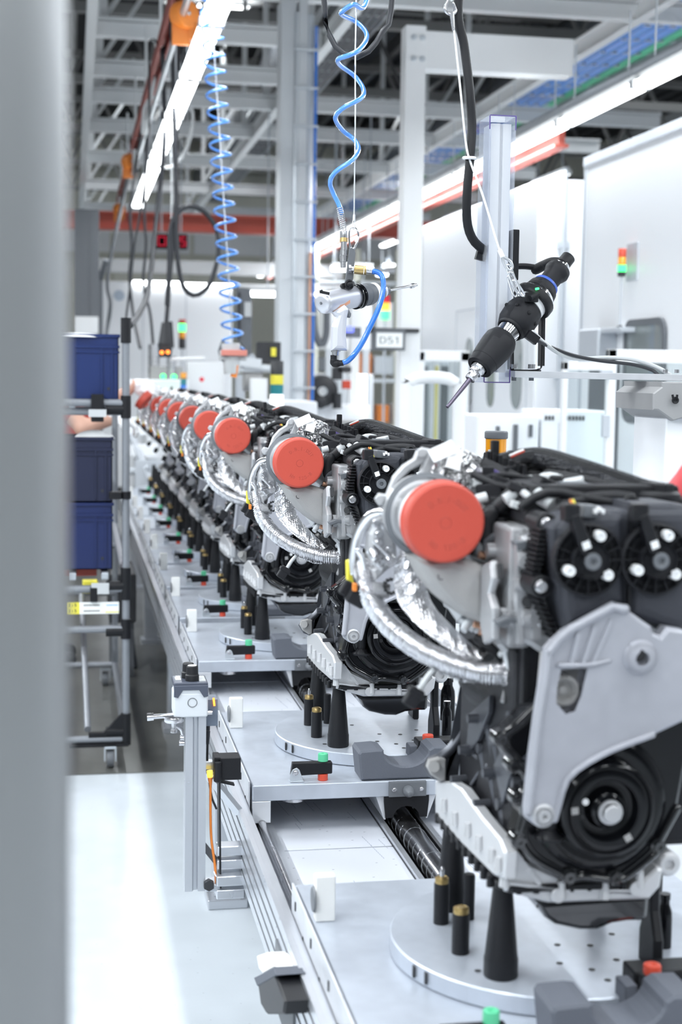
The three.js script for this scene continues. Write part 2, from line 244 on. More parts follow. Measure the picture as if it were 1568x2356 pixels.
// ---------- conveyor ----------
{
  const t = T('conveyor', 'long grooved aluminium conveyor frame with guide rod and spiral drive shaft carrying the engine pallets', 'conveyor');
  const slots = (x, s) => { // a grooved profile, open slots facing out
    const g = [], Z0 = 1.2, Z1 = -11.8, zc = (Z0 + Z1) / 2, L = Z0 - Z1; g.push(pb(.014, .137, L, x + s * .011, .5985, zc));
    for (let i = 0; i < 5; i++) g.push(pb(.012, .0205, L, x, .5405 + i * .029, zc)); return g;
  };
  P(t, 'side_profile', slots(.362, 1), M.profile); P(t, 'side_profile', slots(1.118, -1), M.profile);
  P(t, 'profile_groove', [0, 1, 2, 3].map((i) => pb(.004, .0085, 12.9, .3635, .555 + i * .029, -5.3)), M.dark, 'black slot strip');
  P(t, 'rail_bed', [pb(.06, .02, 13, .41, .602, -5.3), pb(.06, .02, 13, 1.07, .602, -5.3)], M.profile);
  P(t, 'guide_rod', cy([.412, .622, 1.2], [.412, .622, -11.8], .009, .009, 12), M.steel, 'dark polished guide rod');
  P(t, 'guide_rod', cy([1.068, .622, 1.2], [1.068, .622, -11.8], .009, .009, 12), M.steel);
  for (let i = 0; i < 14; i++) { // white cover sheets between rod and shaft
    const z = .4 - i * .87;
    for (const [a, b] of [[.442, .684], [.796, 1.036]]) P(t, 'cover_sheet', bx(b - a, .006, .862, (a + b) / 2, .594, z - .42, .001), M.sheet ??= mat([.66, .67, .70], .35, 0, { map: (() => { const tx = noiseTex(512, (x, y) => [236, 238, 242]); const d = tx.image.data; for (let k = 0; k < 46; k++) { let x = Math.floor(rnd() * 512), y = Math.floor(rnd() * 512); const n = 8 + rnd() * 90; for (let q = 0; q < n; q++) { const i4 = (((y + q) & 511) * 512 + ((x + Math.floor(q * .12)) & 511)) * 4; d[i4] -= 70; d[i4 + 1] -= 66; d[i4 + 2] -= 58; } } for (let k = 0; k < 90; k++) { const x = Math.floor(rnd() * 510), y = Math.floor(rnd() * 510); for (const q of [0, 1, 2]) { const i4 = (y * 512 + x + q) * 4; d[i4] = d[i4 + 1] = 40; d[i4 + 2] = 55; } } tx.colorSpace = THREE.SRGBColorSpace; tx.repeat.set(1.4, 1.4); tx.needsUpdate = true; return tx; })() }));
  }
  P(t, 'shaft_trough', [pb(.11, .01, 13, .74, .565, -5.3), pb(.012, .036, 13, .69, .582, -5.3), pb(.012, .036, 13, .79, .582, -5.3)], M.dark, 'black trough');
  P(t, 'trough_edge', [pb(.012, .01, 13, .691, .603, -5.3), pb(.012, .01, 13, .789, .603, -5.3)], M.profile);
  const sh = P(t, 'drive_shaft', cy([.738, .604, 1.2], [.738, .604, -11.8], .0265, .0265, 20), M.chromeShaft ??= mat([.42, .41, .41], .2, 1), 'polished dark drive shaft');
  for (let i = 0; i < 150; i++) { // worn spiral bands on the shaft
    const z = -1.9 - i * .042; const g = [];
    P(sh, 'wear_band', tor([.738, .604, z], [0, .3, 1], .0262, i % 4 ? .0013 : .002, 16, 4), i % 4 === 1 ? M.steel : M.mid);
  }
  for (const z of [-.4, -2.2, -4.4, -6.6, -8.8, -11]) P(t, 'leg', [span(.42, .5, .03, .56, z - .04, z + .04), span(.98, 1.06, .03, .56, z - .04, z + .04), span(.5, .98, .3, .36, z - .02, z + .02), span(.4, .52, 0, .03, z - .07, z + .07), span(.96, 1.08, 0, .03, z - .07, z + .07)], M.profile);
  P(t, 'under_tray', [span(.5, .98, .4, .45, -11.7, 1)], M.mid);
}
O('cable_bundle', [tb([[.42, .5, -2.3], [.40, .42, -2.6], [.43, .40, -2.75], [.44, .5, -2.95]], .012), tb([[.43, .52, -2.35], [.425, .40, -2.55], [.45, .42, -2.8], [.46, .53, -3]], .009), tb([[.45, .53, -2.4], [.44, .43, -2.7], [.47, .53, -2.9]], .008)], M.cable, 'loop of black cables sagging under the conveyor edge', 'cable');
O('cable_bundle', [tb([[.335, .66, -9.3], [.30, .52, -9.0], [.31, .30, -8.5], [.33, .02, -8.2]], .02), tb([[.335, .64, -9.1], [.28, .5, -8.8], [.30, .26, -8.3], [.33, .02, -8.0]], .02)], M.cable, 'two black hoses curving down beside the grooved conveyor rail past the rack', 'cable');

// ---------- pallet: everything rides on the plate ----------
function makePallet() {
  const t = T('pallet', 'x', 'pallet');
  const pl = P(t, 'plate', [bx(.70, .036, .72, 0, -.018, 0, .003)], M.plate, 'aluminium plate');
  for (const s of [-1, 1]) for (const z of [.30, -.30]) P(t, 'foot', exZ([[s * .35, 0], [s * .35, -.049], [s * .338 , -.049], ...[0, 1, 2, 3, 4].map((i) => [s * (.328 - .010 * Math.cos(Math.PI * i / 4) * 1), -.049 + .009 * Math.sin(Math.PI * i / 4)]), [s * .309, -.049], [s * .309, 0]], z - .06, z + .06, .001).translate(0, -.036, 0), M.alu);
  P(t, 'cross_rail', [bx(.62, .018, .04, 0, -.045, -.25), bx(.62, .018, .04, 0, -.045, .22)], M.profile);
  P(t, 'locating_bush', cy([-.25, -.036, .30], [-.25, -.052, .30], .026, .026, 20), M.steel);
  // side strip with black slots
  const st = P(t, 'side_strip', [bx(.004, .085, .70, -.356, -.035, 0, .001)], M.alu, 'bright side strip');
  for (let i = 0; i < 8; i++) P(st, 'slot', bx(.003, .016, .006, -.3585, -.018 - (i % 2) * .03, -.3 + i * .085), M.dark, 'black slot');
  // shoe that rides on the drive shaft
  const vb = P(t, 'drive_shoe', exZ([[-.052, 0], [-.052, -.012], [-.048, -.05], [-.036, -.05], ...[...Array(9)].map((_, i) => [-.03 * Math.cos(Math.PI * i / 8), -.05 + .026 * Math.sin(Math.PI * i / 8)]), [.036, -.05], [.048, -.05], [.052, -.012], [.052, 0]], .30, .358, .001).translate(0, -.036, 0), M.satin, 'black arched shoe');
  P(t, 'shoe_bracket', [exZ([[-.07, 0], [-.05, -.055], [-.046, -.055], [-.046, -.048], [-.03, -.02], [-.03, 0]], .06, .352, .001).translate(0, -.036, 0), exZ([[.07, 0], [.05, -.055], [.046, -.055], [.046, -.048], [.03, -.02], [.03, 0]], .06, .352, .001).translate(0, -.036, 0)], M.alu);
  const fp = P(t, 'front_plate', bx(.086, .034, .01, 0, -.018, .363, .001), M.mid, 'dark steel front plate');
  P(fp, 'bolt', [bolt([-.031, -.018, .368], [0, 0, 1], .0045)], M.steel); P(fp, 'bolt', [bolt([.031, -.018, .368], [0, 0, 1], .0045)], M.steel);
  P(fp, 'stop_knob', [rev([[.012, 0], [.013, .006], [.012, .014], [.008, .022], [.006, .026], [0, .026]], [0, -.02, .368], [0, -.1, 1], 20)], M.mid);
  // turntable
  const holes = []; for (const [x, z] of [[-.02, .12], [.02, .15], [.07, .12], [.05, .06], [.1, .02], [.0, .05], [.03, .19], [-.15, .13], [-.13, .15], [.1, .17], [-.05, -.05]]) holes.push([x, z]);
  const tt = P(t, 'turntable', [exY(circ(0, 0, .25, 72), .001, .03, .002)], M.plate, 'round turntable plate');
  for (const [x, z] of holes) P(tt, 'hole', cy([x, .0302, z], [x, .0306, z], .0052, .0052, 12), holes.indexOf([x, z]) % 2 ? M.dark : M.teal, 'dark hole');
  P(tt, 'screw', [bx(.003, .018, .008, -.237, .016, .085)], M.dark); P(tt, 'screw', [bx(.003, .018, .008, -.225, .016, .112)], M.dark);
  // four support cones
  for (const [x, z, h] of [[-.121, .150, .158], [-.124, -.130, .165]]) P(t, 'support_cone', rev([[.0245, 0], [.0255, .002], [.0255, .028], [.0245, .03], [.0135, h - .012], [.0125, h], [0, h]], [x, .03, z], [0, 1, 0], 28), M.satin, 'black tapered support cone');
  for (const [x, z, h] of [[.112, .15, .158], [.125, -.12, .165]]) P(t, 'support_blade', [exX([[-.03, 0], [.03, 0], [.03, .05], [.012, .09], [.010, h], [-.010, h], [-.012, .09], [-.03, .05]], -.008, .008, .003).translate(x, .03, z)], M.satin, 'black bladed support');
  // black posts with brass tips
  for (const [x, z, h, r] of [[-.157, -.066, .066, .0125], [-.158, .058, .062, .0135]]) { const p = P(t, 'locating_post', rev([[r, 0], [r, h], [r * .86, h + .001]], [x, .03, z], [0, 1, 0], 24), M.satin, 'black locating post'); P(p, 'brass_tip', rev([[r * .88, h], [r * .88, h + .009], [r * .6, h + .011], [r * .55, h + .0105], [0, h + .0105]], [x, .03, z], [0, 1, 0], 20), M.brass, 'brass tip'); if (z < 0) P(p, 'nib', rev([[.0038, h + .010], [.0038, h + .02], [.002, h + .027], [0, h + .027]], [x, .03, z], [0, 1, 0], 10), M.steel); }
  P(t, 'locating_pin', rev([[.0095, 0], [.0095, .072], [.008, .075], [0, .075]], [-.108, .03, -.078], [0, 1, 0], 20), M.satin, 'thin black pin');
  for (const [x, z, s] of [[.162, .08, 1], [.205, -.08, 1.6]]) P(t, 'bottle_post', rev([[.012, 0], [.012, .045], [.011, .058], [.0075, .068], [.0075, .075], [.0085, .076], [.0085, .085], [0, .085]].map(([r, h]) => [r * s, h * (s > 1 ? 1.3 : 1)]), [x, .03, z], [0, 1, 0], 24), M.black, 'glossy black bottle-shaped post');
  // white block
  const wb = P(t, 'white_block', [bx(.034, .078, .022, -.3275, .039, -.185, .0025)], M.whiteBlock, 'white plastic block'); P(wb, 'pad', [rev([[0, .003], [.02, .003], [.022, 0]], [-.345, .036, -.185], [-1, 0, 0], 20)], M.mid, 'dark round pad');
  // lever clamp
  const cl = P(t, 'clamp_lever', [exZ([[-.262, .014], [-.258, .043], [-.170, .043], [-.168, .041], [-.168, .018], [-.170, .016], [-.236, .014]], .323, .341, .002)], M.satin, 'black clamp lever');
  P(cl, 'clamp_foot', [exZ([[-.264, .001], [-.264, .018], [-.258, .029], [-.249, .033], [-.243, .028], [-.233, .001]], .341, .3435, .0005), bx(.032, .003, .026, -.248, .002, .333, .0008)], M.galv, 'zinc pivot foot'); P(cl, 'pivot_bolt', bolt([-.252, .022, .343], [0, 0, 1], .0055), M.steel);
  P(cl, 'green_plug', rev([[.0115, .044], [.0115, .059], [.0105, .061], [.004, .061], [.0035, .059], [0, .059]], [-.188, 0, .331], [0, 1, 0], 24), M.green, 'green plug'); P(cl, 'red_plug', rev([[.0105, 0], [.0115, .001], [.0115, .015], [0, .015]], [-.188, .0, .331], [0, 1, 0], 24), M.red, 'red plug');
  // scooped grey cradle
  const sc = [[-.104, .002], [-.111, .062], [-.106, .069], [-.068, .071], [-.053, .068]]; for (let i = 0; i <= 12; i++) { const a = Math.PI * i / 12; sc.push([-.002 - .052 * Math.cos(a), .067 - .036 * Math.sin(a)]); } sc.push([.062, .074], [.095, .073], [.104, .062], [.104, .002]);
  P(t, 'cradle', exZ(sc, .27, .355, .004), M.cradle, 'grey scooped cradle block'); P(t, 'cradle_arm', bx(.02, .05, .04, .035, .03, .25), M.cradle);
  // second clamp with red knob
  const c2 = P(t, 'clamp_block', [bx(.12, .025, .05, .115, .043, .205), bx(.03, .058, .03, .073, .03, .25), bx(.018, .05, .018, .16, .05, .20)], M.satin, 'black clamp block'); P(c2, 'knob', rev([[.012, .06], [.013, .064], [.013, .072], [.012, .074], [.005, .074], [0, .072]], [.073, .002, .25], [0, 1, 0], 20), M.red, 'red knob');
  return t;
}
const pallet0 = makePallet();
const palletZ = [-2.178, -3.536, -4.96, -5.79, -6.6, -7.385, -8.14, -8.95, -9.75, -10.5, -11.25];
const palletLabel = ['aluminium pallet cut off at the picture bottom, first on the conveyor, under the first engine', 'aluminium pallet with sharp green plug and grey cradle, beside the push-button post'];
for (let i = 2; i < palletZ.length; i++) palletLabel.push(`aluminium pallet under the ${ORD[i]} engine of the line, ${i < 3 ? 'behind an open gap of white sheets' : 'close behind the pallet before it'}`);
palletZ.forEach((z, i) => { if (!i) { pallet0.position.set(.74, .71, z); tag(pallet0, palletLabel[0], 'pallet', 'pallets on the conveyor'); } else put(pallet0, [.74, .71, z], palletLabel[i]); });

// ---------- engine ----------
const add = (a, b) => a.map((v, i) => v + b[i]);
const X = [1, 0, 0], NX = [-1, 0, 0], Yv = [0, 1, 0], Zv = [0, 0, 1];
function capFace() { // moulded lettering on the cap
  const c = document.createElement('canvas'); c.width = c.height = 512; const x = c.getContext('2d'); x.fillStyle = '#404040'; x.fillRect(0, 0, 512, 512); x.strokeStyle = x.fillStyle = '#fff'; x.font = '52px sans-serif'; x.textAlign = 'center'; x.textBaseline = 'middle'; x.lineWidth = 3;
  const arc = (s, r, a0, step, flip) => { [...s].forEach((ch, i) => { const a = a0 + (i - (s.length - 1) / 2) * step; x.save(); x.translate(256 + r * Math.sin(a), 256 - r * Math.cos(a)); x.rotate(a + (flip ? Math.PI : 0)); x.fillText(ch, 0, 0); x.restore(); }); };
  arc('D.B.I-DUT', 160, .12, .21); arc('No 125-B', 168, Math.PI - .1, -.2, true); x.beginPath(); x.arc(256, 256, 38, 0, 7); x.stroke();
  const t = new THREE.CanvasTexture(c); t.anisotropy = 4; return t;
}
function makeEngine() {
  const t = T('engine', 'x', 'engine');
  const p = (n, g, m, l, par = t, k) => P(par, n, g, m, l, k);
  // block, head and valve cover
  p('engine_block', [span(-.125, .15, .23, .53, -.10, .2, .01), span(-.10, .14, .26, .50, -.19, -.05, .01), span(-.12, .14, .40, .56, -.14, .215, .01), cy([-.0959,.4392,-.02], [-.0658,.4154,.12], .052, .045, 20), span(-.11, .03, .2, .3, -.15, .2)], M.block, 'black cast block');
  p('bell_housing_flange', [tb([[-.0947,.4292,-.12],[-.1023,.3753,-.12],[-.1116,.3322,-.12],[-.1358,.2982,-.12],[-.1646,.2781,-.12]], .009), exZ([...[[-.0947,.4292],[-.1023,.3753],[-.1116,.3322],[-.1358,.2982],[-.1698,.287],[-.1768,.2728],[-.1655,.2542],[-.1434,.2462]], [-.12, .25], [-.1, .5]], -.13, -.115, .002)], M.rib, 'dark gearbox flange');
  p('mounting_lug', [exZ([[-.1735,.2889],[-.1569,.2927],[-.1467,.2902],[-.146,.2562],[-.1547,.2544],[-.1694,.2643],[-.1769,.2775]], -.112, -.095, .002), cy([-.1626,.2757,-.11], [-.1689,.2826,-.085], .009)], M.castGrey); 
  for (const [a, b, r] of [[[-.113,.4189,-.02], [-.1131,.273,-.02], .006], [[-.112,.4139,.05], [-.1164,.2362,.02], .006], [[-.1356,.333,-.02], [-.0961,.2907,.06], .0035], [[-.1292,.2757,0], [-.1034,.3623,.06], .004], [[-.1149,.3842,.12], [-.0919,.4314,.2], .007], [[-.1407,.2619,.08], [-.1242,.253,.14], .006], [[-.1127,.3334,.15], [-.1131,.2686,.15], .006], [[-.1196,.4057,.1], [-.1175,.3497,.1], .0055], [[-.1208,.355,.12], [-.091,.3968,.2], .005], [[-.1229,.3226,.06], [-.1052,.2848,.14], .005]]) p('rib', cy(a, b, r, r * .9, 8), r === .0055 ? M.castGrey : M.rib);
  for (const q of [[-.125,.4232,.03],[-.125,.3869,.062],[-.125,.3418,.0295],[-.125,.3726,.0985],[-.125,.3166,.0869],[-.125,.2856,.14],[-.125,.3738,.1547],[-.125,.3381,.2113],[-.125,.3828,.2385],[-.125,.4257,.1849]]) p('block_boss', [cy([q[0] + .01, q[1], q[2]], [q[0] - .006, q[1], q[2]], .012, .009, 12), rod([q[0], q[1], q[2]], [q[0] + .005, q[1] - .05, q[2] + .03], .006, .01)], M.rib);
  p('side_web', [exX([[-.0064,.3879],[.0987,.4384],[.0963,.4117],[.0458,.3596],[-.026,.3138]], -.134, -.126, .001)], M.rib); p('side_web', [exX([[.1298,.3415],[.1913,.3959],[.2502,.435],[.2343,.3819],[.178,.297]], -.134, -.126, .001)], M.rib);
  p('knock_boss', [0, 1, 2, 3, 4, 5].map((i) => cy([-.15, .27 + (i % 3) * .06, -.05 + i * .045], [-.125, .27 + (i % 3) * .06, -.05 + i * .045], .007, .008, 12)), M.rib);
  p('cylinder_head', [span(-.142, .14, .53, .70, -.16, .215, .006), span(-.152, -.138, .55, .64, -.10, .10, .003), exZ([[-.132,.689],[-.1009,.6967],[-.0957,.6219],[-.0695,.5449],[-.0793,.5328],[-.0994,.527],[-.1283,.546],[-.1391,.6011]], .15, .235, .006)], M.cast, 'bright cast cylinder head');
  { const hd = []; [[-.1296,.6223,.16],[-.128,.6569,.235],[-.1246,.6606,.14],[-.1271,.6237,.235],[-.1197,.5781,.235],[-.1308,.5724,.2]].forEach((c, i) => { const r = [.012, .011, .01, .009, .012, .014][i], l = [.02, .012, .03, .015, .01, .02][i]; hd.push(cy(c, [c[0] - l, c[1], c[2]], r * 1.1, r, 14), cy(c, [c[0], c[1], c[2] + l], r, r, 14)); });
    p('head_boss', hd, M.cast); }
  p('head_port', [cy([-.1267,.6408,.232], [-.1292,.6419,.24], .0065, .0065, 14)], M.dark, 'dark hole'); p('head_port', [cy([-.1212,.5989,.232], [-.1237,.6002,.24], .008, .008, 14)], M.dark, 'dark hole'); p('head_port', [exX([[.1649,.642],[.2078,.65],[.2138,.6301],[.1755,.6211]], -.158, -.150, .001)], M.dark, 'dark opening'); p('head_port', [exZ([[-.1653,.5717],[-.1481,.5787],[-.1262,.5759],[-.1228,.5673],[-.1416,.5701],[-.1602,.5643]], .16, .232, .002)], M.mid, 'dark arch'); p('head_port', [exZ([[-.1414,.6827],[-.1254,.685],[-.1238,.6741],[-.1386,.6706]], .2, .238, .001)], M.mid);
  p('head_rib', [rod([-.1364,.6805,.23], [-.1297,.5408,.23], .008, .014), rod([-.1155,.6873,.238], [-.1092,.548,.238], .012), rod([-.1342,.5927,.23], [-.1053,.5665,.24], .009), rod([-.1077,.609,.24], [-.0808,.5429,.24], .012), rod([-.1343,.6606,.14], [-.1294,.672,.22], .014), rod([-.1352,.5769,.15], [-.1281,.5987,.23], .012)], M.cast);
  p('exhaust_flange', [exX([[.1501,.6401],[.198,.6525],[.2086,.6294],[.1932,.6057],[.2164,.5879],[.2157,.5449],[.173,.5297],[.1529,.5525]], -.166, -.154, .003), cy([-.1349,.5689,.1], [-.1261,.5655,.12], .02, .02, 16)], M.cast);
  { const f = p('flange_stud', [cy([-.1608,.6517,.12], [-.1505,.6497,.12], .006, .006, 8), cy([-.159,.5408,.13], [-.1465,.5366,.13], .006, .006, 8), cy([-.1685,.5511,.13], [-.1591,.549,.13], .005, .005, 8)], M.copper, 'copper coloured studs'); }
  p('lower_head_housing', [exZ([[-.1363,.5462],[-.1133,.5556],[-.0796,.542],[-.0775,.5127],[-.099,.5177],[-.1254,.5091],[-.1391,.5236]], .0, .16, .006), cy([-.1371,.5344,.16], [-.1415,.5359,.175], .007)], M.cast);
  p('valve_cover', [span(-.115, .15, .70, .738, -.2, .19, .008), span(-.1, .12, .735, .757, -.18, .18, .006)], M.plastic, 'black valve cover');
  // upper timing cover with two actuators
  const uc = p('upper_timing_cover', [exZ([...[[-.1148,.7085],[-.1065,.7156],[-.0847,.7255],[-.0369,.7318],[-.0035,.7329],[.001,.7294]], [.002, .742], [.06, .742], [.1, .735], [.12, .70], [.115, .58], [.075, .555], ...[[.008,.5943],[-.0129,.6036],[-.057,.5815],[-.0887,.5659],[-.097,.5971],[-.1025,.618]]], .2, .3, .012), exZ([...[[-.1044,.7088],[-.0927,.7222],[-.0319,.729],[-.0134,.726],[-.0081,.6049],[-.0279,.604],[-.0884,.5765],[-.0964,.6003]]], .27, .312, .016), exZ([[.0, .735], [.1, .735], [.112, .70], [.107, .59], [.07, .565], [.0, .59]], .27, .312, .016)], M.cover, 'dark ribbed camshaft cover');
  const tooth = []; for (let i = 0; i < 11; i++) { const a = i / 10; tooth.push(bx(.013, .004, .05, -.1165 - a * .011, .705 - a * .066, .262, .001)); } for (let i = 0; i < 9; i++) { const a = i / 8; tooth.push(bx(.010, .004, .05, -.122 + a * .03, .615 - a * .06, .262, .001)); }
  p('toothed_edge', [tooth, rod([-.109, .71, .24], [-.121, .635, .24], .012, .03)], M.satin, 'comb of short black teeth', uc);
  for (const q of [[-.1079,.7108,.268], [-.1227,.6297,.298]]) { p('bolt_boss', [rev([[.0155, -.05], [.0155, .002], [.0125, .004], [.0105, -.002], [0, -.002]], q, Zv, 22)], M.satin, 'black bolt boss', uc); p('bolt', bolt([q[0], q[1], q[2] - .002], Zv, .0078, .006), M.steel, 'steel bolt', uc); }
  p('seam', rod([-.005, .73, .308], [-.003, .588, .308], .004, .008), M.satin, 'dark seam', uc);
  for (const fx of [-.066, .029]) {
    const c = [fx, .668, .308], f = p('cam_actuator', [rev([[.049, 0], [.049, .012], [.046, .014], [.044, .006], [.022, .006]], c, Zv, 40), rev([[.026, .006], [.0255, .024], [.025, .026], [.0225, .02], [.013, .02], [.0125, .028], [.010, .03], [.004, .03], [.003, .026], [0, .026]], c, Zv, 28)], M.plastic, 'round ribbed actuator');
    for (let i = 0; i < 16; i++) { const a = i / 16 * 6.283; if (Math.abs(a - 2.1) < .3) continue; p('spoke', rod([c[0] + .026 * Math.cos(a), c[1] + .026 * Math.sin(a), c[2] + .011], [c[0] + .045 * Math.cos(a), c[1] + .045 * Math.sin(a), c[2] + .011], .0016, .008), M.plastic, null, f); }
    p('hub', rev([[.0115, .0305], [.011, .032], [.0045, .032], [.004, .029], [0, .029]], c, Zv, 24), M.mid, 'grey hub', f);
    p('rib_ring', [tor([c[0], c[1], c[2] + .012], Zv, .037, .0012, 36, 5)], M.plastic, null, f);
    for (const [dx, dy] of [[.012, .033], [-.029, -.013], [.024, -.019]]) p('bolt', [rev([[.0072, 0], [.0075, .014], [.0068, .018], [.0035, .018], [.003, .015], [0, .015]], [c[0] + dx, c[1] + dy, c[2] + .008], Zv, 16)], M.white, 'pale bolt', f);
    p('plug_arm', [exZ([[fx - .032, .728], [fx - .020, .733], [fx - .001, .690], [fx - .007, .674], [fx - .016, .680]], .318, .338, .002), bx(.022, .024, .024, fx - .029, .732, .325)], M.satin, 'black plug arm', f);
    p('label', bx(.0105, .0105, .0008, 0, 0, 0, 0).rotateZ(.35).translate(fx - .010, .690, .3388), M.white, 'small white label', f);
  }
  p('wire', [tb([[-.0861,.7467,.31],[-.084,.7356,.32],[-.0819,.7263,.325]], .0018, 10, 5)], M.yellow, 'yellow wire'); p('wire', [tb([[-.09,.7467,.31],[-.0859,.7337,.32],[-.0839,.7253,.325]], .0018, 10, 5), tb([[-.0013,.7349,.3],[.0055,.7316,.31],[.0105,.7241,.315]], .002, 10, 5)], M.orangeWire, 'red wire');
  { const c = p('plug_socket', [bx(.028, .018, .022).rotateY(.3).rotateZ(-.1).translate(...[-.063,.7317,.3])], M.mid, 'grey and violet plug'); p('plug_pin', [0, 1, 2].map((i) => bx(.004, .006, .01).translate(...[-.0542,.7323,.31]).translate(i * .005 - .002, i % 2 * .003, .003)), M.white, null, c); }
  // engine mount bracket
  const eb = p('mount_bracket', [exZ([...[[-.0271,.6109],[-.0147,.6054],[-.0077,.5983],[.0136,.5838],[.0212,.579],[.0252,.57],[.0346,.5657],[.0434,.5774],[.0671,.5734]], [.10, .555], [.10, .47], ...[[.0718,.4482],[.0301,.4302],[-.0065,.4164],[-.0491,.4017],[-.0732,.3906],[-.0898,.3733],[-.0998,.3391],[-.1065,.3185],[-.1196,.3083],[-.133,.3124],[-.1429,.32],[-.1445,.3337],[-.1392,.4059],[-.1334,.4588],[-.1304,.4822],[-.1274,.5044],[-.1245,.5289],[-.1215,.5499],[-.1133,.5591],[-.0969,.574]]], .302, .332, .005, [[[-.1076,.5286],[-.0616,.5299],[-.07,.4865],[-.0791,.4631],[-.0971,.4577],[-.1146,.4771],[-.113,.5052]]])], M.bracket, 'large pale cast mount bracket');
  p('bracket_rim', [tb([[-.1217,.5479,.333],[-.0996,.5731,.333],[-.064,.5923,.333],[-.0301,.6092,.333],[-.0177,.6032,.333]], .007), tb([[-.1217,.5479,.333],[-.1243,.513,.333],[-.1324,.4606,.333],[-.1393,.3844,.333],[-.1445,.3314,.333]], .006), tb([[-.1077,.5303,.334],[-.0685,.5295,.334],[-.0368,.5339,.33]], .004), tb([[.0272,.432,.332],[-.034,.4116,.333],[-.076,.3893,.333],[-.0937,.3709,.333],[-.1064,.32,.33]], .005), rod([-.0915,.5312,.334], [-.0819,.5735,.334], .006), rod([-.0758,.5308,.334], [-.0593,.5819,.334], .006), rod([-.0606,.5324,.332], [-.0364,.5899,.332], .006)], M.bracket, null, eb);
  p('recess_floor', exZ([[-.1188,.5393],[-.057,.538],[-.0691,.454],[-.1017,.449],[-.123,.4761]], .286, .302, .001), M.castGrey, 'grey recess', eb); p('bushing', [rev([[.021, -.03], [.021, .008], [.018, .011], [.012, .004], [.0118, -.002], [.007, -.002], [.006, .002], [0, .002]], [-.0964,.4933,.318], Zv, 28)], M.castGrey, null, eb);
  p('boss', [rev([[.026, -.002], [.022, .008], [.0165, .013], [.0095, .013], [.0085, -.006], [0, -.008]], [.0058,.5377,.33], Zv, 28)], M.bracket, null, eb); p('boss_hole', cy([.0033,.5413,.336], [.0003,.5428,.3435], .0085, .0085, 16), M.satin, 'dark threaded hole', eb);
  p('bolt', [rev([[.016, -.012], [.016, .003], [.013, .005], [.012, .002], [.009, .002], [.0085, .008], [.004, .008], [.003, .004], [0, .004]], [-.1232,.3264,.331], Zv, 24)], M.cast, null, eb);
  // lower timing cover, tube, pulley
  const outline = [...[[-.113,.4556],[-.143,.4279],[-.162,.414],[-.1608,.3979],[-.1464,.3836],[-.1402,.3715],[-.1258,.3571],[-.1215,.3409],[-.1335,.3269],[-.127,.3025],[-.1327,.2723],[-.1263,.2539],[-.1098,.2352],[-.0809,.2183],[-.0561,.2055],[-.0335,.207],[.0162,.1996],[.0388,.2094],[.0736,.2353]], [.075, .245], [.105, .30], [.12, .40], [.11, .5], [-.04, .52]];
  const lc = p('lower_timing_cover', [exZ(outline, .2, .248, .006), rev([[.1, 0], [.098, .012], [.08, .02], [.06, .012], [0, .012]], [-.014, .315, .24], Zv, 40)], M.black, 'glossy black timing cover');
  p('cover_bead', [tb(outline.slice(0, -3).map((q) => [q[0] * .97, q[1] * .99 + .006, .250]), .0065, 90, 8), tb(outline.slice(0, -4).map((q) => [q[0] * .9 - .002, q[1] * .96 + .017, .249]), .003, 80, 6)], M.gloss, null, lc);
  for (const q of [[-.1599,.4125,.252], [-.1403,.3742,.252], [-.1325,.3269,.252], [-.1307,.2664,.252], [-.0566,.2121,.252], [.0112,.2074,.252], [.075, .25, .252]]) p('bolt', [rev([[.0115, -.02], [.0115, .002], [.008, .003], [.0075, .007], [.0035, .007], [.003, .004], [0, .004]], q, Zv, 16)], M.gloss, null, lc);
  p('dip_tube', [tb([[-.063,.3807,.275],[-.0828,.355,.275],[-.0899,.3159,.268],[-.0902,.2765,.262]], .0095, 24, 12), rev([[.02, 0], [.021, .004], [.014, .008], [.012, .014], [.0098, .014]], [-.0901,.2705,.262], Yv, 20)], M.satin, 'black dip tube');
  const pu = [-.014, .315, .262];
  const pl = p('crank_pulley', rev([[.058, -.02], [.067, -.02], [.0675, -.016], [.0645, -.012], [.0675, -.008], [.0645, -.004], [.0675, 0], [.0645, .004], [.0675, .008], [.0645, .012], [.0675, .016], [.068, .022], [.066, .026], [.061, .027], [.0595, .022], [.057, .022], [.0555, .026], [.043, .026], [.0415, .024], [.040, .010], [.030, .008], [.026, .012], [.0245, .024], [.0205, .026], [.019, .030], [0, .03]], pu, Zv, 56), M.black, 'glossy black grooved pulley');
  p('pulley_bolt', [rev([[.0175, .03], [.0172, .034], [.0135, .035]], pu, Zv, 28), hexn([pu[0], pu[1], pu[2] + .03], [pu[0], pu[1], pu[2] + .043], .0135), rev([[.0128, .043], [.011, .0445], [0, .0445]], pu, Zv, 24)], M.cast, 'pale hexagonal centre bolt', pl);
  p('label', bx(.010, .010, .0006, 0, 0, 0, 0).rotateZ(.1).translate(pu[0] - .049, pu[1] + .002, pu[2] + .0264), M.castGrey, 'grey label', pl); p('label', bx(.010, .010, .0006, 0, 0, 0, 0).rotateZ(.5).translate(pu[0] + .029, pu[1] - .039, pu[2] + .0264), M.castGrey, 'grey label', pl);
  p('balance_hole', [cy([pu[0] - .034, pu[1] + .014, pu[2] + .024], [pu[0] - .034, pu[1] + .014, pu[2] + .0262], .0045)], M.white, 'bright balance hole', pl); p('balance_hole', [cy([pu[0] - .033, pu[1] - .012, pu[2] + .009], [pu[0] - .033, pu[1] - .012, pu[2] + .0105], .004)], M.dark, null, pl);
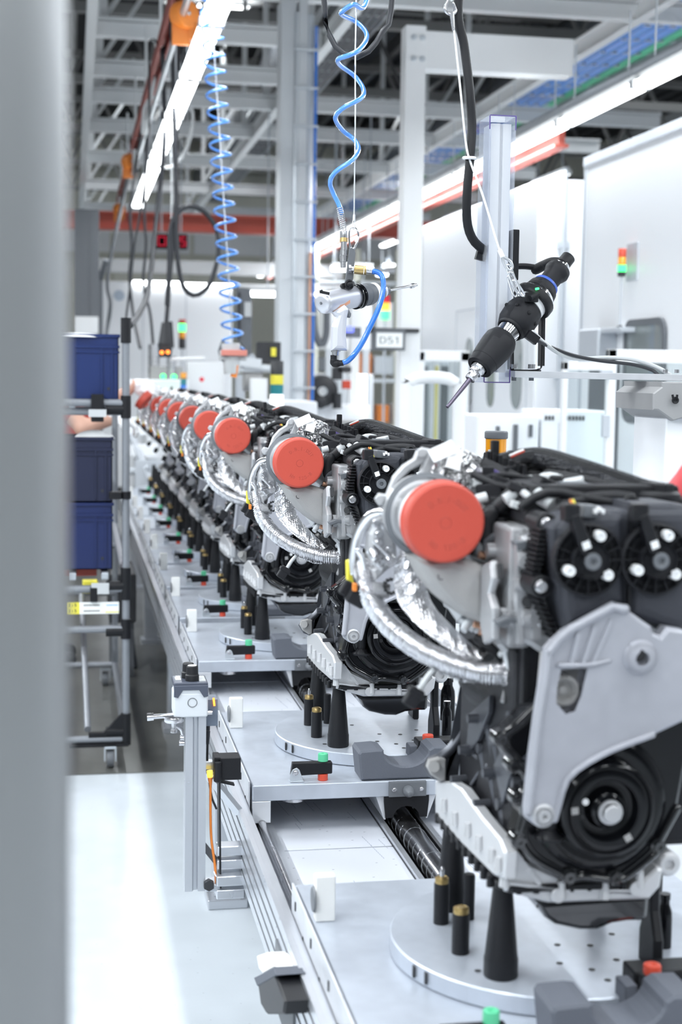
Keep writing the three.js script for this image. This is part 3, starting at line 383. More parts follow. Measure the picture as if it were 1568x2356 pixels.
  // oil pan
  const op = p('oil_pan_upper', [exX([[-.1435,.2435],[-.0402,.2687],[.0178,.2753],[.1368,.2661],[.2311,.2635],[.2575,.2522],[.2524,.2132],[.2015,.2007],[.0248,.1909],[-.1389,.1883]], -.152, -.132, .003), exZ([[-.1401,.1831],[-.139,.2149],[-.1248,.2398],[-.1089,.225],[-.0761,.2088],[-.0364,.1908],[.0101,.1769],[.05,.1736],[.0875,.2076],[.097,.2039],[.0932,.178],[.0771,.1605],[-.0748,.1631]], .1, .222, .004), span(-.13, .06, .205, .25, -.13, .19)], M.castBright, 'bright cast upper oil pan');
  p('pan_rib', [rod([-.1375,.2002,.222], [-.1225,.2374,.222], .006), rod([-.126,.241,.223], [-.0895,.1918,.223], .006), rod([-.1412,.1979,.224], [-.0574,.1836,.224], .004, .008), rod([-.0509,.182,.224], [.0604,.1764,.224], .003, .006), ...[[-.156,.2254,-.0688],[-.156,.2248,0],[-.156,.2314,.0769],[-.156,.2307,.1377],[-.156,.2337,.2062],[-.156,.2321,.2392]].map((c) => { return cy([-.156, c[1] - .012, c[2]], [-.156, c[1] + .008, c[2]], .007, .005, 10); })], M.castBright, null, op);
  p('pan_boss', [[-.1413,.2042,.224],[-.0574,.1842,.224],[.0077,.1791,.224],[.0597,.1944,.224]].map((c) => cy(add(c, [0, -.012, 0]), add(c, [0, .012, 0]), .008, .006, 12)), M.castBright, null, op);
  p('pan_tab', [exZ(circ(0, .0, .011, 18).concat([]), 0, .006, .001).translate(...[-.0623,.1762,.224]), exZ(circ(0, 0, .011, 18), 0, .006, .001).translate(...[.0549,.1805,.224])], M.castBright, null, op);
  p('pan_side_boss', [rev([[.018, -.05], [.018, .012], [.015, .016], [.008, .016], [.007, .01], [0, .01]], [.1132,.205,.19], Zv, 24)], M.castBright, null, op);
  p('pan_flange', [exY([[-.155, -.13], [-.05, -.16], [.06, -.16], [.055, .2], [.03, .228], [-.13, .228], [-.148, .205]], .182, .192, .002), ...[...Array(10)].map((_, i) => cy([-.151, .179, -.12 + i * .034], [-.151, .194, -.12 + i * .034], .0055, .0055, 10)), ...[...Array(7)].map((_, i) => cy([-.12 + i * .026, .18, .223], [-.12 + i * .026, .19, .223], .005, .005, 10))], M.satin, 'dark bolted pan flange', op);
  p('oil_sump', [exZ([[-.0837,.1558],[.0838,.1602],[.0823,.1276],[.0771,.1227],[.0517,.1227],[.0285,.1201],[.0069,.1121],[-.0196,.1136],[-.0573,.1235],[-.0727,.1346]], -.13, .205, .007)], M.gloss, 'glossy black oil sump'); 
  // turbocharger and cap
  const tc = p('turbocharger', [rev([[.045, .0], [.049, .06], [.05, .10], [.0495, .135]], [-.224, .703, .03], Zv, 32), rev([[.03, -.05], [.05, -.045], [.057, -.02], [.058, -.006], [.054, .002], [.05, .008], [.045, .01]], [-.224, .703, .03], Zv, 36), new THREE.TorusGeometry(.042, .018, 14, 36, 4.6).rotateZ(.4).translate(-.219, .70, -.005), cy([-.16, .69, .0], [-.13, .67, .0], .04, .045, 20)], M.cast, 'cast turbocharger housing');
  p('white_ring', rev([[.0505, .072], [.0525, .074], [.0525, .104], [.051, .108]], [-.224, .703, .03], Zv, 36), M.white, 'white neck ring', tc);
  p('clamp_flange', [exZ([[-.2859,.713],[-.2924,.7234],[-.2861,.7319],[-.2755,.7298],[-.2652,.7571],[-.2506,.774],[-.2338,.7846],[-.2297,.7951],[-.2213,.8014],[-.2106,.7994],[-.2063,.789],[-.2126,.7805],[-.2399,.7657],[-.2567,.7488],[-.2692,.7256],[-.2764,.713]], .0, .012, .003), cy([-.2856,.7216,.005], [-.2873,.7223,.018], .006), cy([-.2219,.7922,.005], [-.2238,.7926,.018], .006), bx(.012, .05, .02).rotateZ(-.35).translate(...[-.214,.7725,.01])], M.cast, null, tc);
  p('inner_ring', [rev([[.054, 0], [.062, .002], [.064, .01], [.056, .014]], [-.224, .703, .05], Zv, 36)], M.mid, 'dark inner ring', tc);
  const cap = p('protective_cap', [rev([[.0582, -.034], [.0592, -.032], [.0592, -.027], [.0575, -.025], [.0572, -.004], [.0555, -.001], [.053, 0]], [-.224, .703, .172], Zv, 56)], M.cap, 'red plastic protective cap');
  { const g = new THREE.CircleGeometry(.0532, 56).translate(-.224, .703, .172); p('moulded_face', g, mat([.54, .072, .046], .5, 0, { bumpMap: capFace(), bumpScale: .0012 }), 'cap face with moulded lettering', cap, true); }
  p('exhaust_plenum', [exZ([[-.255,.6453],[-.2058,.6535],[-.1561,.6372],[-.1487,.6187],[-.1469,.5675],[-.1592,.5531],[-.1883,.5656],[-.2133,.5861],[-.2362,.6127]], .03, .15, .018), cy([-.1468,.6008,.09], [-.1279,.6008,.09], .034, .036, 18)], M.castGrey, 'grey cast exhaust plenum'); p('seal_mark', tor([-.2228,.6245,.149], Zv, .005, .0008, 16, 5), M.dark);
  p('plenum_bracket', [rod([-.1995,.593,.06], [-.1738,.5532,.08], .03, .004), cy([-.1721,.549,.07], [-.1526,.5354,.08], .007), cy([-.1635,.5552,.1], [-.1785,.5388,.11], .006)], M.frameGrey);
  // crumpled heat shield on top
  { const g = new THREE.SphereGeometry(.042, 26, 18, 0, 6.283, 0, 1.9); const q = g.attributes.position; for (let i = 0; i < q.count; i++) { const a = Math.sin(q.getX(i) * 150 + 1) * Math.sin(q.getY(i) * 130) * Math.sin(q.getZ(i) * 140 + 2); q.setXYZ(i, q.getX(i) * 1.0 + a * .004, q.getY(i) * .95 + a * .003, q.getZ(i) * 1.1 + a * .004); } g.computeVertexNormals(); g.rotateZ(-.25).translate(...[-.1623,.759,-.02]); p('heat_shield', [g, exZ([[-.1978,.7578],[-.2023,.7786],[-.1898,.7964],[-.1688,.8028],[-.1517,.7925],[-.1386,.7634],[-.1361,.732],[-.1468,.7383],[-.1556,.7612],[-.1748,.7736],[-.1874,.7673],[-.1914,.7505]], .0, .03, .006)], M.crumple, 'crumpled foil heat shield'); }
  // coolant pipe and actuator at the side of the turbo
  p('coolant_pipe', [tb([[-.2604,.6984,0],[-.2761,.7019,-.01],[-.2904,.6944,-.03],[-.3012,.6764,-.045],[-.3084,.6523,-.055],[-.3107,.6252,-.06],[-.3084,.6027,-.06]], .0075, 40, 12), tor([-.2647,.6994,0], [1, 0, .2], .009, .0025, 16, 6)], M.chrome, 'bent chrome coolant pipe');
  p('coolant_pipe', [tb([[-.3102,.6414,-.03],[-.3027,.6308,-.03],[-.2982,.6117,-.03]], .0042, 14, 8)], M.chrome);
  { const w = p('wastegate_actuator', [exZ([[-.2872,.6859],[-.2723,.6923],[-.2583,.6796],[-.2538,.6563],[-.2515,.6329],[-.2599,.6159],[-.2748,.6095],[-.2898,.6201],[-.2964,.6414],[-.2945,.6668]], -.05, -.01, .006), exZ([[-.2897,.6116],[-.2536,.635],[-.2492,.6244],[-.2832,.5946]], -.05, -.02, .004), cy([-.2852,.5797,-.03], [-.2606,.5775,-.03], .012, .012, 14)], M.cast, 'cast wastegate actuator with bolts'); for (const c of [[-.2821,.6672,-.01],[-.266,.6429,-.01],[-.2785,.6239,-.01],[-.2865,.6851,-.01],[-.2716,.6809,-.01]]) p('bolt', bolt(c, Zv, .0062, .007), M.steel, null, w); p('link_rod', [cy([-.2918,.6584,0], [-.2675,.6339,.01], .0028, .0028, 8), cy([-.2683,.6331,0], [-.2656,.6277,.012], .0085, .0085, 12), rev([[.009, 0], [.007, .004], [.009, .008], [.007, .012], [.009, .016], [.006, .02]], [-.2927,.643,-.008], [.3, -.6, .6], 14), cy([-.2852,.6556,-.01], [-.2818,.654,-.003], .006, .006, 10)], M.steel, null, w); p('gear', [...Array(12)].map((_, i) => { const a = i / 12 * 6.283, c = [-.2588,.5859,-.02]; return bx(.004, .004, .012, c[0] + .011 * Math.cos(a), c[1] + .011 * Math.sin(a), c[2], 0); }), M.dark, null, w); }
  // foil wrapped hose
  { const c = new THREE.CatmullRomCurve3([[-.2955,.5984,-.06],[-.2887,.5686,-.035],[-.2701,.5343,.005],[-.2405,.5086,.06],[-.2008,.4914,.11],[-.1589,.4823,.14],[-.1265,.4813,.15]].map(V)); const g = new THREE.TubeGeometry(c, 300, .0155, 14), q = g.attributes.position, u = g.attributes.uv, nn = g.attributes.normal; for (let i = 0; i < q.count; i++) { const s = ((u.getX(i) * 300) % 4 < 2 ? 1 : -1) * .0014 + .0005 * Math.sin(u.getX(i) * 400 + u.getY(i) * 12); q.setXYZ(i, q.getX(i) + nn.getX(i) * s, q.getY(i) + nn.getY(i) * s, q.getZ(i) + nn.getZ(i) * s); } g.computeVertexNormals(); const h = p('foil_hose', g, M.foilHose, 'corrugated foil wrapped hose'); p('hose_collar', [rev([[.0165, 0], [.0175, .003], [.0175, .02], [.0165, .024], [.014, .026]], [-.1303,.481,.148], [1, -.02, .15], 20), rev([[.0165, 0], [.0175, .003], [.017, .018], [.013, .03]], [-.2928,.5924,-.055], [-.25, 1, -.2], 20)], M.foil, 'foil collar', h); p('hose_marker', [rod([-.2301,.5209,.095], [-.2277,.5255,.1], .002), rod([-.2042,.5123,.13], [-.2011,.5164,.13], .002)], M.dark, null, h); }
  // folded foil shield beside the hose
  { const A = [[-.2493,.6437,0],[-.2555,.6247,0],[-.2585,.6036,0],[-.2574,.577,.01],[-.2505,.5579,.03],[-.2286,.5326,.07],[-.1995,.5109,.1],[-.1647,.4956,.13]], Bm = [[-.2451,.6501,.03],[-.2435,.6275,.035],[-.2397,.607,.04],[-.2346,.5807,.05],[-.2205,.5618,.07],[-.1998,.5378,.1],[-.1799,.5192,.12],[-.1561,.5008,.14]], C2 = [[-.2334,.6437,0],[-.2236,.6247,0],[-.2142,.6022,.01],[-.209,.5778,.02],[-.2013,.5587,.04],[-.1825,.5366,.07],[-.1662,.519,.1],[-.1464,.5025,.12]];
    const pos = [], ua = [A, Bm, C2].map((r) => new THREE.CatmullRomCurve3(r.map(V))), N = 30, put3 = (v) => pos.push(v.x, v.y, v.z), rows = [];
    for (let i = 0; i <= N; i++) { const s = i / N, a = ua[0].getPoint(s), b = ua[1].getPoint(s), c = ua[2].getPoint(s), row = []; for (let j = 0; j <= 6; j++) { const w = j / 6, v = new THREE.Vector3(); v.copy(a).multiplyScalar((1 - w) * (1 - w)).add(b.clone().multiplyScalar(2 * w * (1 - w))).add(c.clone().multiplyScalar(w * w)); v.z += .003 * Math.sin(i * 1.7 + j * 2); row.push(v); } rows.push(row); }
    for (let i = 0; i < N; i++) for (let j = 0; j < 6; j++) { const a = rows[i][j], b = rows[i][j + 1], c = rows[i + 1][j], d = rows[i + 1][j + 1]; [a, c, b, b, c, d].forEach(put3); const k = (v) => { const w = v.clone(); w.z -= .004; return w; }; [a, b, c, b, d, c].map(k).forEach(put3); }
    const g = new THREE.BufferGeometry(); g.setAttribute('position', new THREE.Float32BufferAttribute(pos, 3)); g.computeVertexNormals(); p('foil_shield', g, M.foil, 'dimpled foil heat shield strip'); p('rivet', cy([-.2522,.5833,.01], [-.2539,.5844,.022], .0045, .004, 12), M.cast); }
  p('foil_flap', [exZ([[-.2126,.4762],[-.171,.4738],[-.1481,.4715],[-.1584,.4592],[-.1792,.4614]], .1, .112, .003)], M.crumple);
  p('sensor_pipe', [tb([[-.14,.5387,.14],[-.1291,.5244,.15],[-.1246,.5024,.155],[-.1232,.4886,.16],[-.1168,.481,.165]], .005, 24, 8), tb([[-.145,.5001,.1],[-.1323,.5095,.11],[-.1253,.5056,.13]], .0055, 14, 8)], M.frameGrey, 'bent steel sensor pipe'); p('sensor_pipe', [tb([[-.1201,.4708,.13],[-.1207,.4569,.14],[-.1273,.4419,.15]], .004, 14, 8), cy([-.1164,.4804,.13], [-.1185,.4716,.14], .007)], M.cast); p('black_hose', [tb([[-.1843,.5033,.02],[-.1609,.5003,.06],[-.1451,.4964,.1],[-.1312,.5078,.12]], .008), tb([[-.1523,.5239,.1],[-.1413,.5176,.12],[-.1245,.5012,.12],[-.1104,.4685,.12]], .009), tb([[-.1599,.5138,.08],[-.1519,.5044,.1],[-.1387,.5074,.1]], .007)], M.rubber);
  // yellow tag and plug at the far side
  p('yellow_tag', exZ([[-.3181,.618],[-.3095,.6212],[-.3039,.5868],[-.3081,.5782],[-.3168,.5869]], -.09, -.075, .002), M.yellow, 'yellow tag'); { const k = p('side_plug', [bx(.03, .03, .03).rotateZ(-.5).translate(...[-.3061,.5672,-.05]), bx(.02, .024, .02).rotateZ(-.5).translate(...[-.32,.577,-.06]), tb([[-.2965,.5575,-.04],[-.2736,.5296,-.05],[-.2395,.4906,-.06]], .006)], M.plastic, 'black side plug'); p('orange_clip', [bx(.016, .005, .008).rotateZ(-.25).translate(...[-.2809,.5729,-.08]), bx(.006, .012, .012).translate(...[-.314,.5841,-.03])], M.orange, 'orange clip', k); }
  // harness and lines on top
  p('wiring_loom', [tb([[-.0949,.7574,-.1],[-.0652,.7719,-.08],[-.0177,.7821,-.05],[.0189,.771,.03],[.0555,.7563,.1],[.0861,.7431,.16]], .0172, 60, 12), tb([[-.05,.7759,-.06],[-.0355,.7834,-.05],[-.0122,.7831,-.045],[.008,.7758,-.02]], .0105, 20, 10), tb([[-.1196,.737,-.14],[-.1036,.7511,-.12],[-.0806,.7609,-.1]], .009)], M.tape, 'thick taped wiring loom'); p('loom_wire', [tb([[-.0662,.7844,-.04],[-.0565,.7887,-.04],[-.0467,.7931,-.04]], .002, 8, 5)], M.red); p('loom_wire', [tb([[-.0684,.7865,-.04],[-.0587,.7908,-.04],[-.0479,.7952,-.04]], .002, 8, 5)], M.white);
  p('coolant_line', [tb([[-.1507,.7628,.05],[-.1188,.7483,.08],[-.0716,.7421,.1],[-.022,.7433,.13],[.033,.7482,.16]], .006), tb([[-.1499,.7007,.1],[-.1367,.7144,.11],[-.1204,.7311,.12],[-.1077,.7469,.12]], .012), tb([[-.1484,.6742,.12],[-.1503,.6996,.12],[-.1428,.7122,.12]], .0125), tb([[-.0843,.7215,.22],[-.0433,.7376,.21],[.0013,.7436,.21],[.0296,.742,.22]], .0085), tb([[-.1217,.7289,.2],[-.1046,.7409,.2],[-.0762,.7491,.2],[-.0373,.7418,.21],[.0118,.7345,.22]], .007), tb([[-.025,.7589,.1],[.0076,.7579,.12],[.043,.7493,.15]], .0075), tb([[-.1294,.7301,-.05],[-.1224,.7274,0],[-.1037,.7326,.03]], .007), tb([[-.0193,.7609,0],[.0088,.7585,.06],[.0422,.7498,.1],[.0743,.7389,.14]], .0075)], M.rubber, 'black rubber lines'); p('grey_line', [tb([[-.1075,.7465,.15],[-.0988,.7374,.17],[-.0823,.736,.18],[-.0619,.7441,.18]], .0058), cy([-.0959,.7437,.18], [-.0791,.7306,.2], .0115, .009), cy([-.1296,.7329,.14], [-.1137,.7422,.14], .008), tb([[-.0655,.7534,.08],[-.0456,.7612,.08],[-.0219,.7555,.09]], .008), cy([-.1604,.7295,.1], [-.1454,.7333,.1], .008)], M.cableGrey, 'pale plastic lines');
  p('pipe_end', [cy([-.0091,.7506,.14], [.0262,.7456,.16], .0075), cy([.0349,.7467,.14], [.0492,.7406,.16], .0078), cy([-.0487,.7514,.14], [-.0091,.7506,.14], .0085)], M.mid);
  { const g = [], h = [], k = []; for (let i = 0; i < 46; i++) { const q = [rr(-.14, .06), rr(.742, .77), rr(-.16, .16)]; q[1] -= Math.max(0, q[2] - .05) * .18; const b = bx(rr(.014, .04), rr(.008, .022), rr(.012, .035)).rotateY(rr(-.6, .6)).rotateZ(rr(-.5, .5)).translate(...q); (i % 4 === 3 ? h : i % 11 === 5 ? k : g).push(b); } for (let i = 0; i < 14; i++) { const a = [rr(-.14, .0), rr(.745, .76), rr(-.16, .15)]; g.push(tb([a, [a[0] + rr(.02, .05), a[1] + rr(-.01, .012), a[2] + rr(-.04, .04)], [a[0] + rr(.06, .1), a[1] + rr(-.02, .0), a[2] + rr(-.05, .07)]], rr(.003, .0065), 10, 7)); }
    p('connector', g, M.plastic, 'black connector'); p('clip', h, M.cableGrey, 'pale clips'); p('clip', k, M.purple, 'violet clips'); }
  p('fuel_rail', [rod([-.1123,.7716,-.03], [-.0727,.7508,.02], .022, .016), ...[...Array(7)].map((_, i) => bx(.006, .022, .01).translate(...[-.107,.777,-.03]).translate(i * .0075, -.003 * i + .006, .007 * i)), bx(.012, .04, .014).translate(...[-.0963,.7909,-.03])], M.satin, 'black ribbed plug strip');
  p('spark_post', [cy([-.1273,.706,.12], [-.1256,.6569,.12], .009, .009, 12), cy([-.1259,.6753,.12], [-.1258,.6671,.12], .014, .014, 14), bx(.03, .03, .03).translate(...[-.1271,.7192,.1])], M.satin); p('head_plug', [cy([-.1373,.6712,.12], [-.1389,.6658,.13], .016, .018, 14), bx(.04, .02, .03).translate(...[-.1319,.661,.12])], M.mid);
  p('lifting_eye', [tor([.0629,.7583,.03], [.1, .25, 1], .0115, .0036, 22, 8), exZ([[.0349,.7518],[.0499,.7604],[.0565,.752],[.0416,.7434]], .027, .033, .001)], M.white, 'pale lifting eye');
  p('oil_filler_cap', [rev([[.028, 0], [.028, .012], [.034, .013], [.034, .026], [.03, .03], [0, .03]], [.0882,.7188,.17], Yv, 24), bx(.022, .02, .05).rotateY(.5).translate(...add([.0872,.7464,.17], [0, .004, 0]))], M.rubber, 'black oil filler cap');
  p('cover_bolt', [rev([[.013, 0], [.013, .012], [.009, .013], [.0085, .005], [0, .005]], [.0195,.7337,.24], [.0, .2, 1], 18)], M.satin); p('cover_bolt', [bolt([.0181,.734,.246], [0, .2, 1], .0065)], M.steel);
  p('paper_tag', [bx(.04, .022, .0012, 0, 0, 0, 0).rotateX(-.5).rotateZ(.42).translate(...[-.1944,.7966,.03]), bx(.022, .03, .001, 0, 0, 0, 0).rotateX(-.4).rotateZ(-.3).translate(...[-.1773,.7839,.035])], M.white, 'white paper tag');
    // dangling sensor plug under the hose
  { const k = p('hanging_lead', [tb([[-.2083,.4854,.09],[-.2269,.4704,.1],[-.2415,.448,.1]], .0045, 14, 8)], M.cableGrey, 'pale lead hanging below the hose'); p('lead_plug', [bx(.022, .03, .018).rotateZ(-.55).translate(...[-.2492,.4392,.1]), bx(.026, .008, .02).rotateZ(-.55).translate(...[-.2454,.4456,.1])], M.plastic, 'dark plug', k); }
  // intake side, seen only past the frame edge
  p('intake_manifold', [span(.15, .23, .5, .66, -.15, .18, .02), ...[0, 1, 2, 3].map((i) => tb([[.14, .66, -.12 + i * .085], [.2, .70, -.12 + i * .085], [.235, .64, -.12 + i * .085], [.22, .54, -.12 + i * .085]], .022, 16, 12))], M.plastic, 'black intake manifold'); p('alternator', [rev([[.03, 0], [.058, .006], [.06, .06], [.05, .09], [.02, .1], [.02, .12], [0, .12]], [.17, .38, .1], Zv, 28)], M.cast, 'cast alternator');
  return t;
}
const engine0 = makeEngine();
const engineLabel = ['large blurred first engine of the line, showing crank pulley and pale mount bracket', 'engine in sharp focus with readable lettering on its red cap, second in the line', 'engine third in the line, its crank pulley seen below a hanging lead and foil hose', 'engine fourth in the line, its red cap half hidden by the cap of the third', 'engine fifth in the line, only a red crescent of its cap showing'];
for (let i = 5; i < 9; i++) engineLabel.push(`engine ${ORD[i]} in the line, a small blurred red cap rim beside a foil hose`);
palletZ.forEach((z, i) => { if (i > 8) return; if (!i) { engine0.position.set(.74, .71, z); tag(engine0, engineLabel[0], 'engine', 'engines on the conveyor'); } else put(engine0, [.74, .71, z], engineLabel[i]); });
// ---------- foreground post at the picture edge ----------
{
  const t = T('machine_post', 'thick out-of-focus grey metal post filling the left edge of the picture', 'post', [-.0915, 0, -.86]);
  P(t, 'post', rev([[.09, 0], [.09, 3.3]], [0, 0, 0], Yv, 48), mat([.28, .29, .295], .36, .45), 'brushed grey metal tube'); P(t, 'base_plate', bx(.24, .012, .24, 0, .006, 0), M.mid);
}
// ---------- overhead tool rail with balancers ----------
{
  const t = T('tool_rail', 'dark red painted steel rail hung over the engine line, carrying orange balancers', 'rail');
  P(t, 'rail', [bx(.012, .1, 24, .62, 3.95, -9, 0), bx(.012, .1, 24, .68, 3.95, -9, 0), bx(.072, .012, 24, .65, 4.0, -9, 0)], M.redPaint, 'red painted channel');
  for (let i = 0; i < 11; i++) P(t, 'rail_hanger', [bx(.09, .06, .04, .65, 4.02, 2 - i * 2.2), cy([.65, 4.0, 2 - i * 2.2], [.65, 4.62, 2 - i * 2.2], .012, .012, 8)], M.beam, 'pale rail hanger');
}
{
  const t = T('tool_rail', 'pale steel rail overhead out of the picture, holding the black nutrunner', 'rail');
  P(t, 'rail', [bx(.06, .08, 9, .87, 3.16, -1.5)], M.beam); P(t, 'rail_hanger', [0, 1, 2].map((i) => cy([.87, 3.2, 2 - i * 3], [.87, 4.62, 2 - i * 3], .012, .012, 8)), M.beam);
}
function balancer(pos, s, label) {
  const t = T('tool_balancer', label, 'tool balancer', pos, 0, 'orange balancers on the red rail');
  P(t, 'drum', [rev([[.02, -.05], [.075, -.05], [.085, -.035], [.085, .035], [.075, .05], [.03, .05], [.028, .056], [0, .056]].map(([r, h]) => [r * s, h * s]), [0, 0, 0], [.55, 0, .83], 24)], M.orange, 'orange drum');
  P(t, 'bracket', [bx(.11 * s, .13 * s, .03 * s, -.02 * s, -.11 * s, 0), bx(.05 * s, .1 * s, .05 * s, .05 * s, -.09 * s, .0)], M.orangeWire, 'orange bracket'); P(t, 'bolt', [bolt([.02 * s, 0, .05 * s], [.5, 0, .8], .012 * s)], M.steel); P(t, 'hook', [tb([[0, .08 * s, 0], [.01, .11 * s, 0], [0, .13 * s, 0], [-.01, .115 * s, 0]], .006), cy([0, .12 * s, 0], [0, .2 * s, 0], .008, .008, 8)], M.galv);
}
balancer([.6318,3.624,-8.6], .95, 'largest orange tool balancer on the red rail, above the blue coiled hose');
balancer([.5871,3.744,-15.5], .95, 'small orange balancer beside the far end of the glowing tube row');
balancer([.606,3.683,-19.5], .9, 'smallest orange balancer just over the red cross beam');
{ const t = T('spare_cylinder', 'pale blurred air cylinder hanging beside the small orange balancer', 'cylinder'); P(t, 'barrel', cy([.6444,3.85,-15.4], [.6446,3.646,-15.4], .035), M.cableGrey); P(t, 'end_ring', [cy([.6446,3.655,-15.4], [.6446,3.62,-15.4], .04)], M.dark); }

// ---------- hanging pneumatic screwdriver ----------
{
  const t = T('pneumatic_screwdriver', 'silver pistol-grip air screwdriver hanging with a blue hose over the second engine', 'air tool');
  const A = [.5578,1.7785,-3.345], B = [.8255,1.8374,-3.54], d = V(B).sub(V(A)).normalize(), L = V(B).sub(V(A)).length(), at = (f) => V(A).addScaledVector(d, f * L).toArray(), D = d.toArray();
  const seg = (f0, f1, pr) => rev(pr.map(([r, f]) => [r, (f0 + (f1 - f0) * f) * L]), A, D, 32);
  const body = P(t, 'body', seg(0, .34, [[0, -.01], [.014, -.01], [.0235, .03], [.0255, .10], [.0258, .3], [.0255, 1], [.02, 1]]), mat([.62, .63, .68], .42, .55, { roughnessMap: gWear }), 'worn silver housing');
  P(body, 'screw', cy(add(at(-.003), [-.001, 0, .002]), add(at(.01), [0, 0, .003]), .0035, .0035, 12), M.mid); P(body, 'scuff', [exZ([[.5766,1.7657],[.5927,1.772],[.6128,1.7793],[.6258,1.7885],[.6259,1.7806],[.6129,1.7724],[.5928,1.7621],[.5787,1.7599]], -3.349, -3.3485, 0).translate(0, 0, .0)], mat([.5, .25, .16], .6), 'rust coloured scuff');
  P(t, 'switch_plate', [rod([.5506,1.8036,-3.322], [.5731,1.7994,-3.325], .006, .004), cy([.5526,1.8065,-3.322], [.5556,1.8017,-3.322], .004, .004, 10)], M.satin, 'black switch plate', );
  P(t, 'grip', [exZ([[.5847,1.76],[.593,1.7503],[.5862,1.7264],[.5849,1.6729],[.6214,1.6725],[.6179,1.7072],[.6194,1.7439],[.6231,1.7667],[.6128,1.7784]], -3.378, -3.342, .011)], mat([.66, .67, .72], .45, .4), 'silver grip');
  P(t, 'trigger', [rod([.6252,1.759,-3.365], [.6243,1.7511,-3.365], .012, .006), exZ([[.62,1.7676],[.6241,1.7667],[.6293,1.757],[.6274,1.748],[.6213,1.7489]], -3.372, -3.352, .002)], M.mid, 'dark trigger');
  P(t, 'clamp_ring', seg(.33, .385, [[.0285, 0], [.0295, .1], [.0295, .35], [.027, .4], [.027, .55], [.0295, .6], [.0295, .95], [.025, 1]]), M.black, 'black clamp ring');
  P(t, 'gear_case', seg(.385, .60, [[.0245, 0], [.0255, .06], [.025, .3], [.0265, .32], [.0265, .48], [.024, .5], [.024, .72], [.0235, .74], [.0235, .95], [.02, 1]]), M.mid, 'dark gear case'); P(t, 'label_ring', seg(.51, .545, [[.0243, 0], [.0247, .05], [.0247, .95], [.0243, 1]]), M.white, 'white label ring');
  P(t, 'nose_cone', seg(.545, .66, [[.0235, 0], [.0225, .3], [.015, .8], [.011, 1], [.006, 1]]), M.steel, 'steel nose cone'); P(t, 'chuck', seg(.645, .70, [[.0105, 0], [.0115, .2], [.0115, .6], [.007, .9], [.004, 1]]), M.mid);
  P(t, 'bit', seg(.66, 1, [[.0032, 0], [.0032, .78], [.006, .8], [.006, .9], [.0035, .93], [.0035, 1], [0, 1]]), M.steel, 'long steel bit');
  P(t, 'hanger_plate', [exZ([[.6278,1.9063],[.6339,1.9084],[.6401,1.9057],[.6422,1.8949],[.638,1.8393],[.6322,1.8184],[.6169,1.818],[.6216,1.8488]], -3.385, -3.378, .001)], M.mid, 'dark steel hanger plate'); P(t, 'pivot', [tor([.6272,1.8236,-3.37], [.3, .0, 1], .009, .003, 18, 8), cy([.6241,1.8236,-3.37], [.6354,1.8262,-3.36], .006, .005, 10), cy([.6128,1.8209,-3.38], [.615,1.8214,-3.37], .006, .006, 10)], M.satin);
  P(t, 'hose_fitting', [cy([.6255,1.8605,-3.375], [.6306,1.8606,-3.375], .011, .011, 6), cy([.6306,1.8606,-3.375], [.6392,1.8596,-3.372], .0065)], M.steel); P(t, 'brass_valve', [cy([.6389,1.8585,-3.37], [.6593,1.8567,-3.365], .0105, .0105, 8), cy([.6603,1.8568,-3.365], [.6652,1.8568,-3.364], .011, .011, 6)], M.brass, 'brass valve'); P(t, 'hose_fitting', [cy([.6652,1.8568,-3.364], [.6786,1.8549,-3.36], .0075, .007, 12)], M.steel); P(t, 'collet', cy([.6796,1.855,-3.36], [.6827,1.8541,-3.36], .0068), M.blue);
  P(t, 'elbow', [cy([.5911,1.6621,-3.36], [.5914,1.6443,-3.36], .0075), tb([[.5913,1.6492,-3.36],[.5924,1.6433,-3.36],[.6006,1.6434,-3.355]], .0085, 10, 12), cy([.5996,1.6434,-3.355], [.6129,1.6445,-3.35], .0068)], M.satin, 'black elbow fitting'); P(t, 'inlet_nut', [cy([.596,1.6731,-3.36], [.5961,1.6692,-3.36], .0115, .0115, 6), cy([.5961,1.6692,-3.36], [.5962,1.6612,-3.36], .009, .0085, 12)], M.steel);
  P(t, 'whip_hose', tb([[.6129,1.6455,-3.35],[.6211,1.6496,-3.34],[.6331,1.6635,-3.33],[.6509,1.6894,-3.33],[.6705,1.7292,-3.33],[.6911,1.7741,-3.335],[.7006,1.8109,-3.34],[.7012,1.8391,-3.35],[.6935,1.8512,-3.358],[.6807,1.855,-3.36]], .0062, 60, 12), M.blue, 'blue whip hose');
}
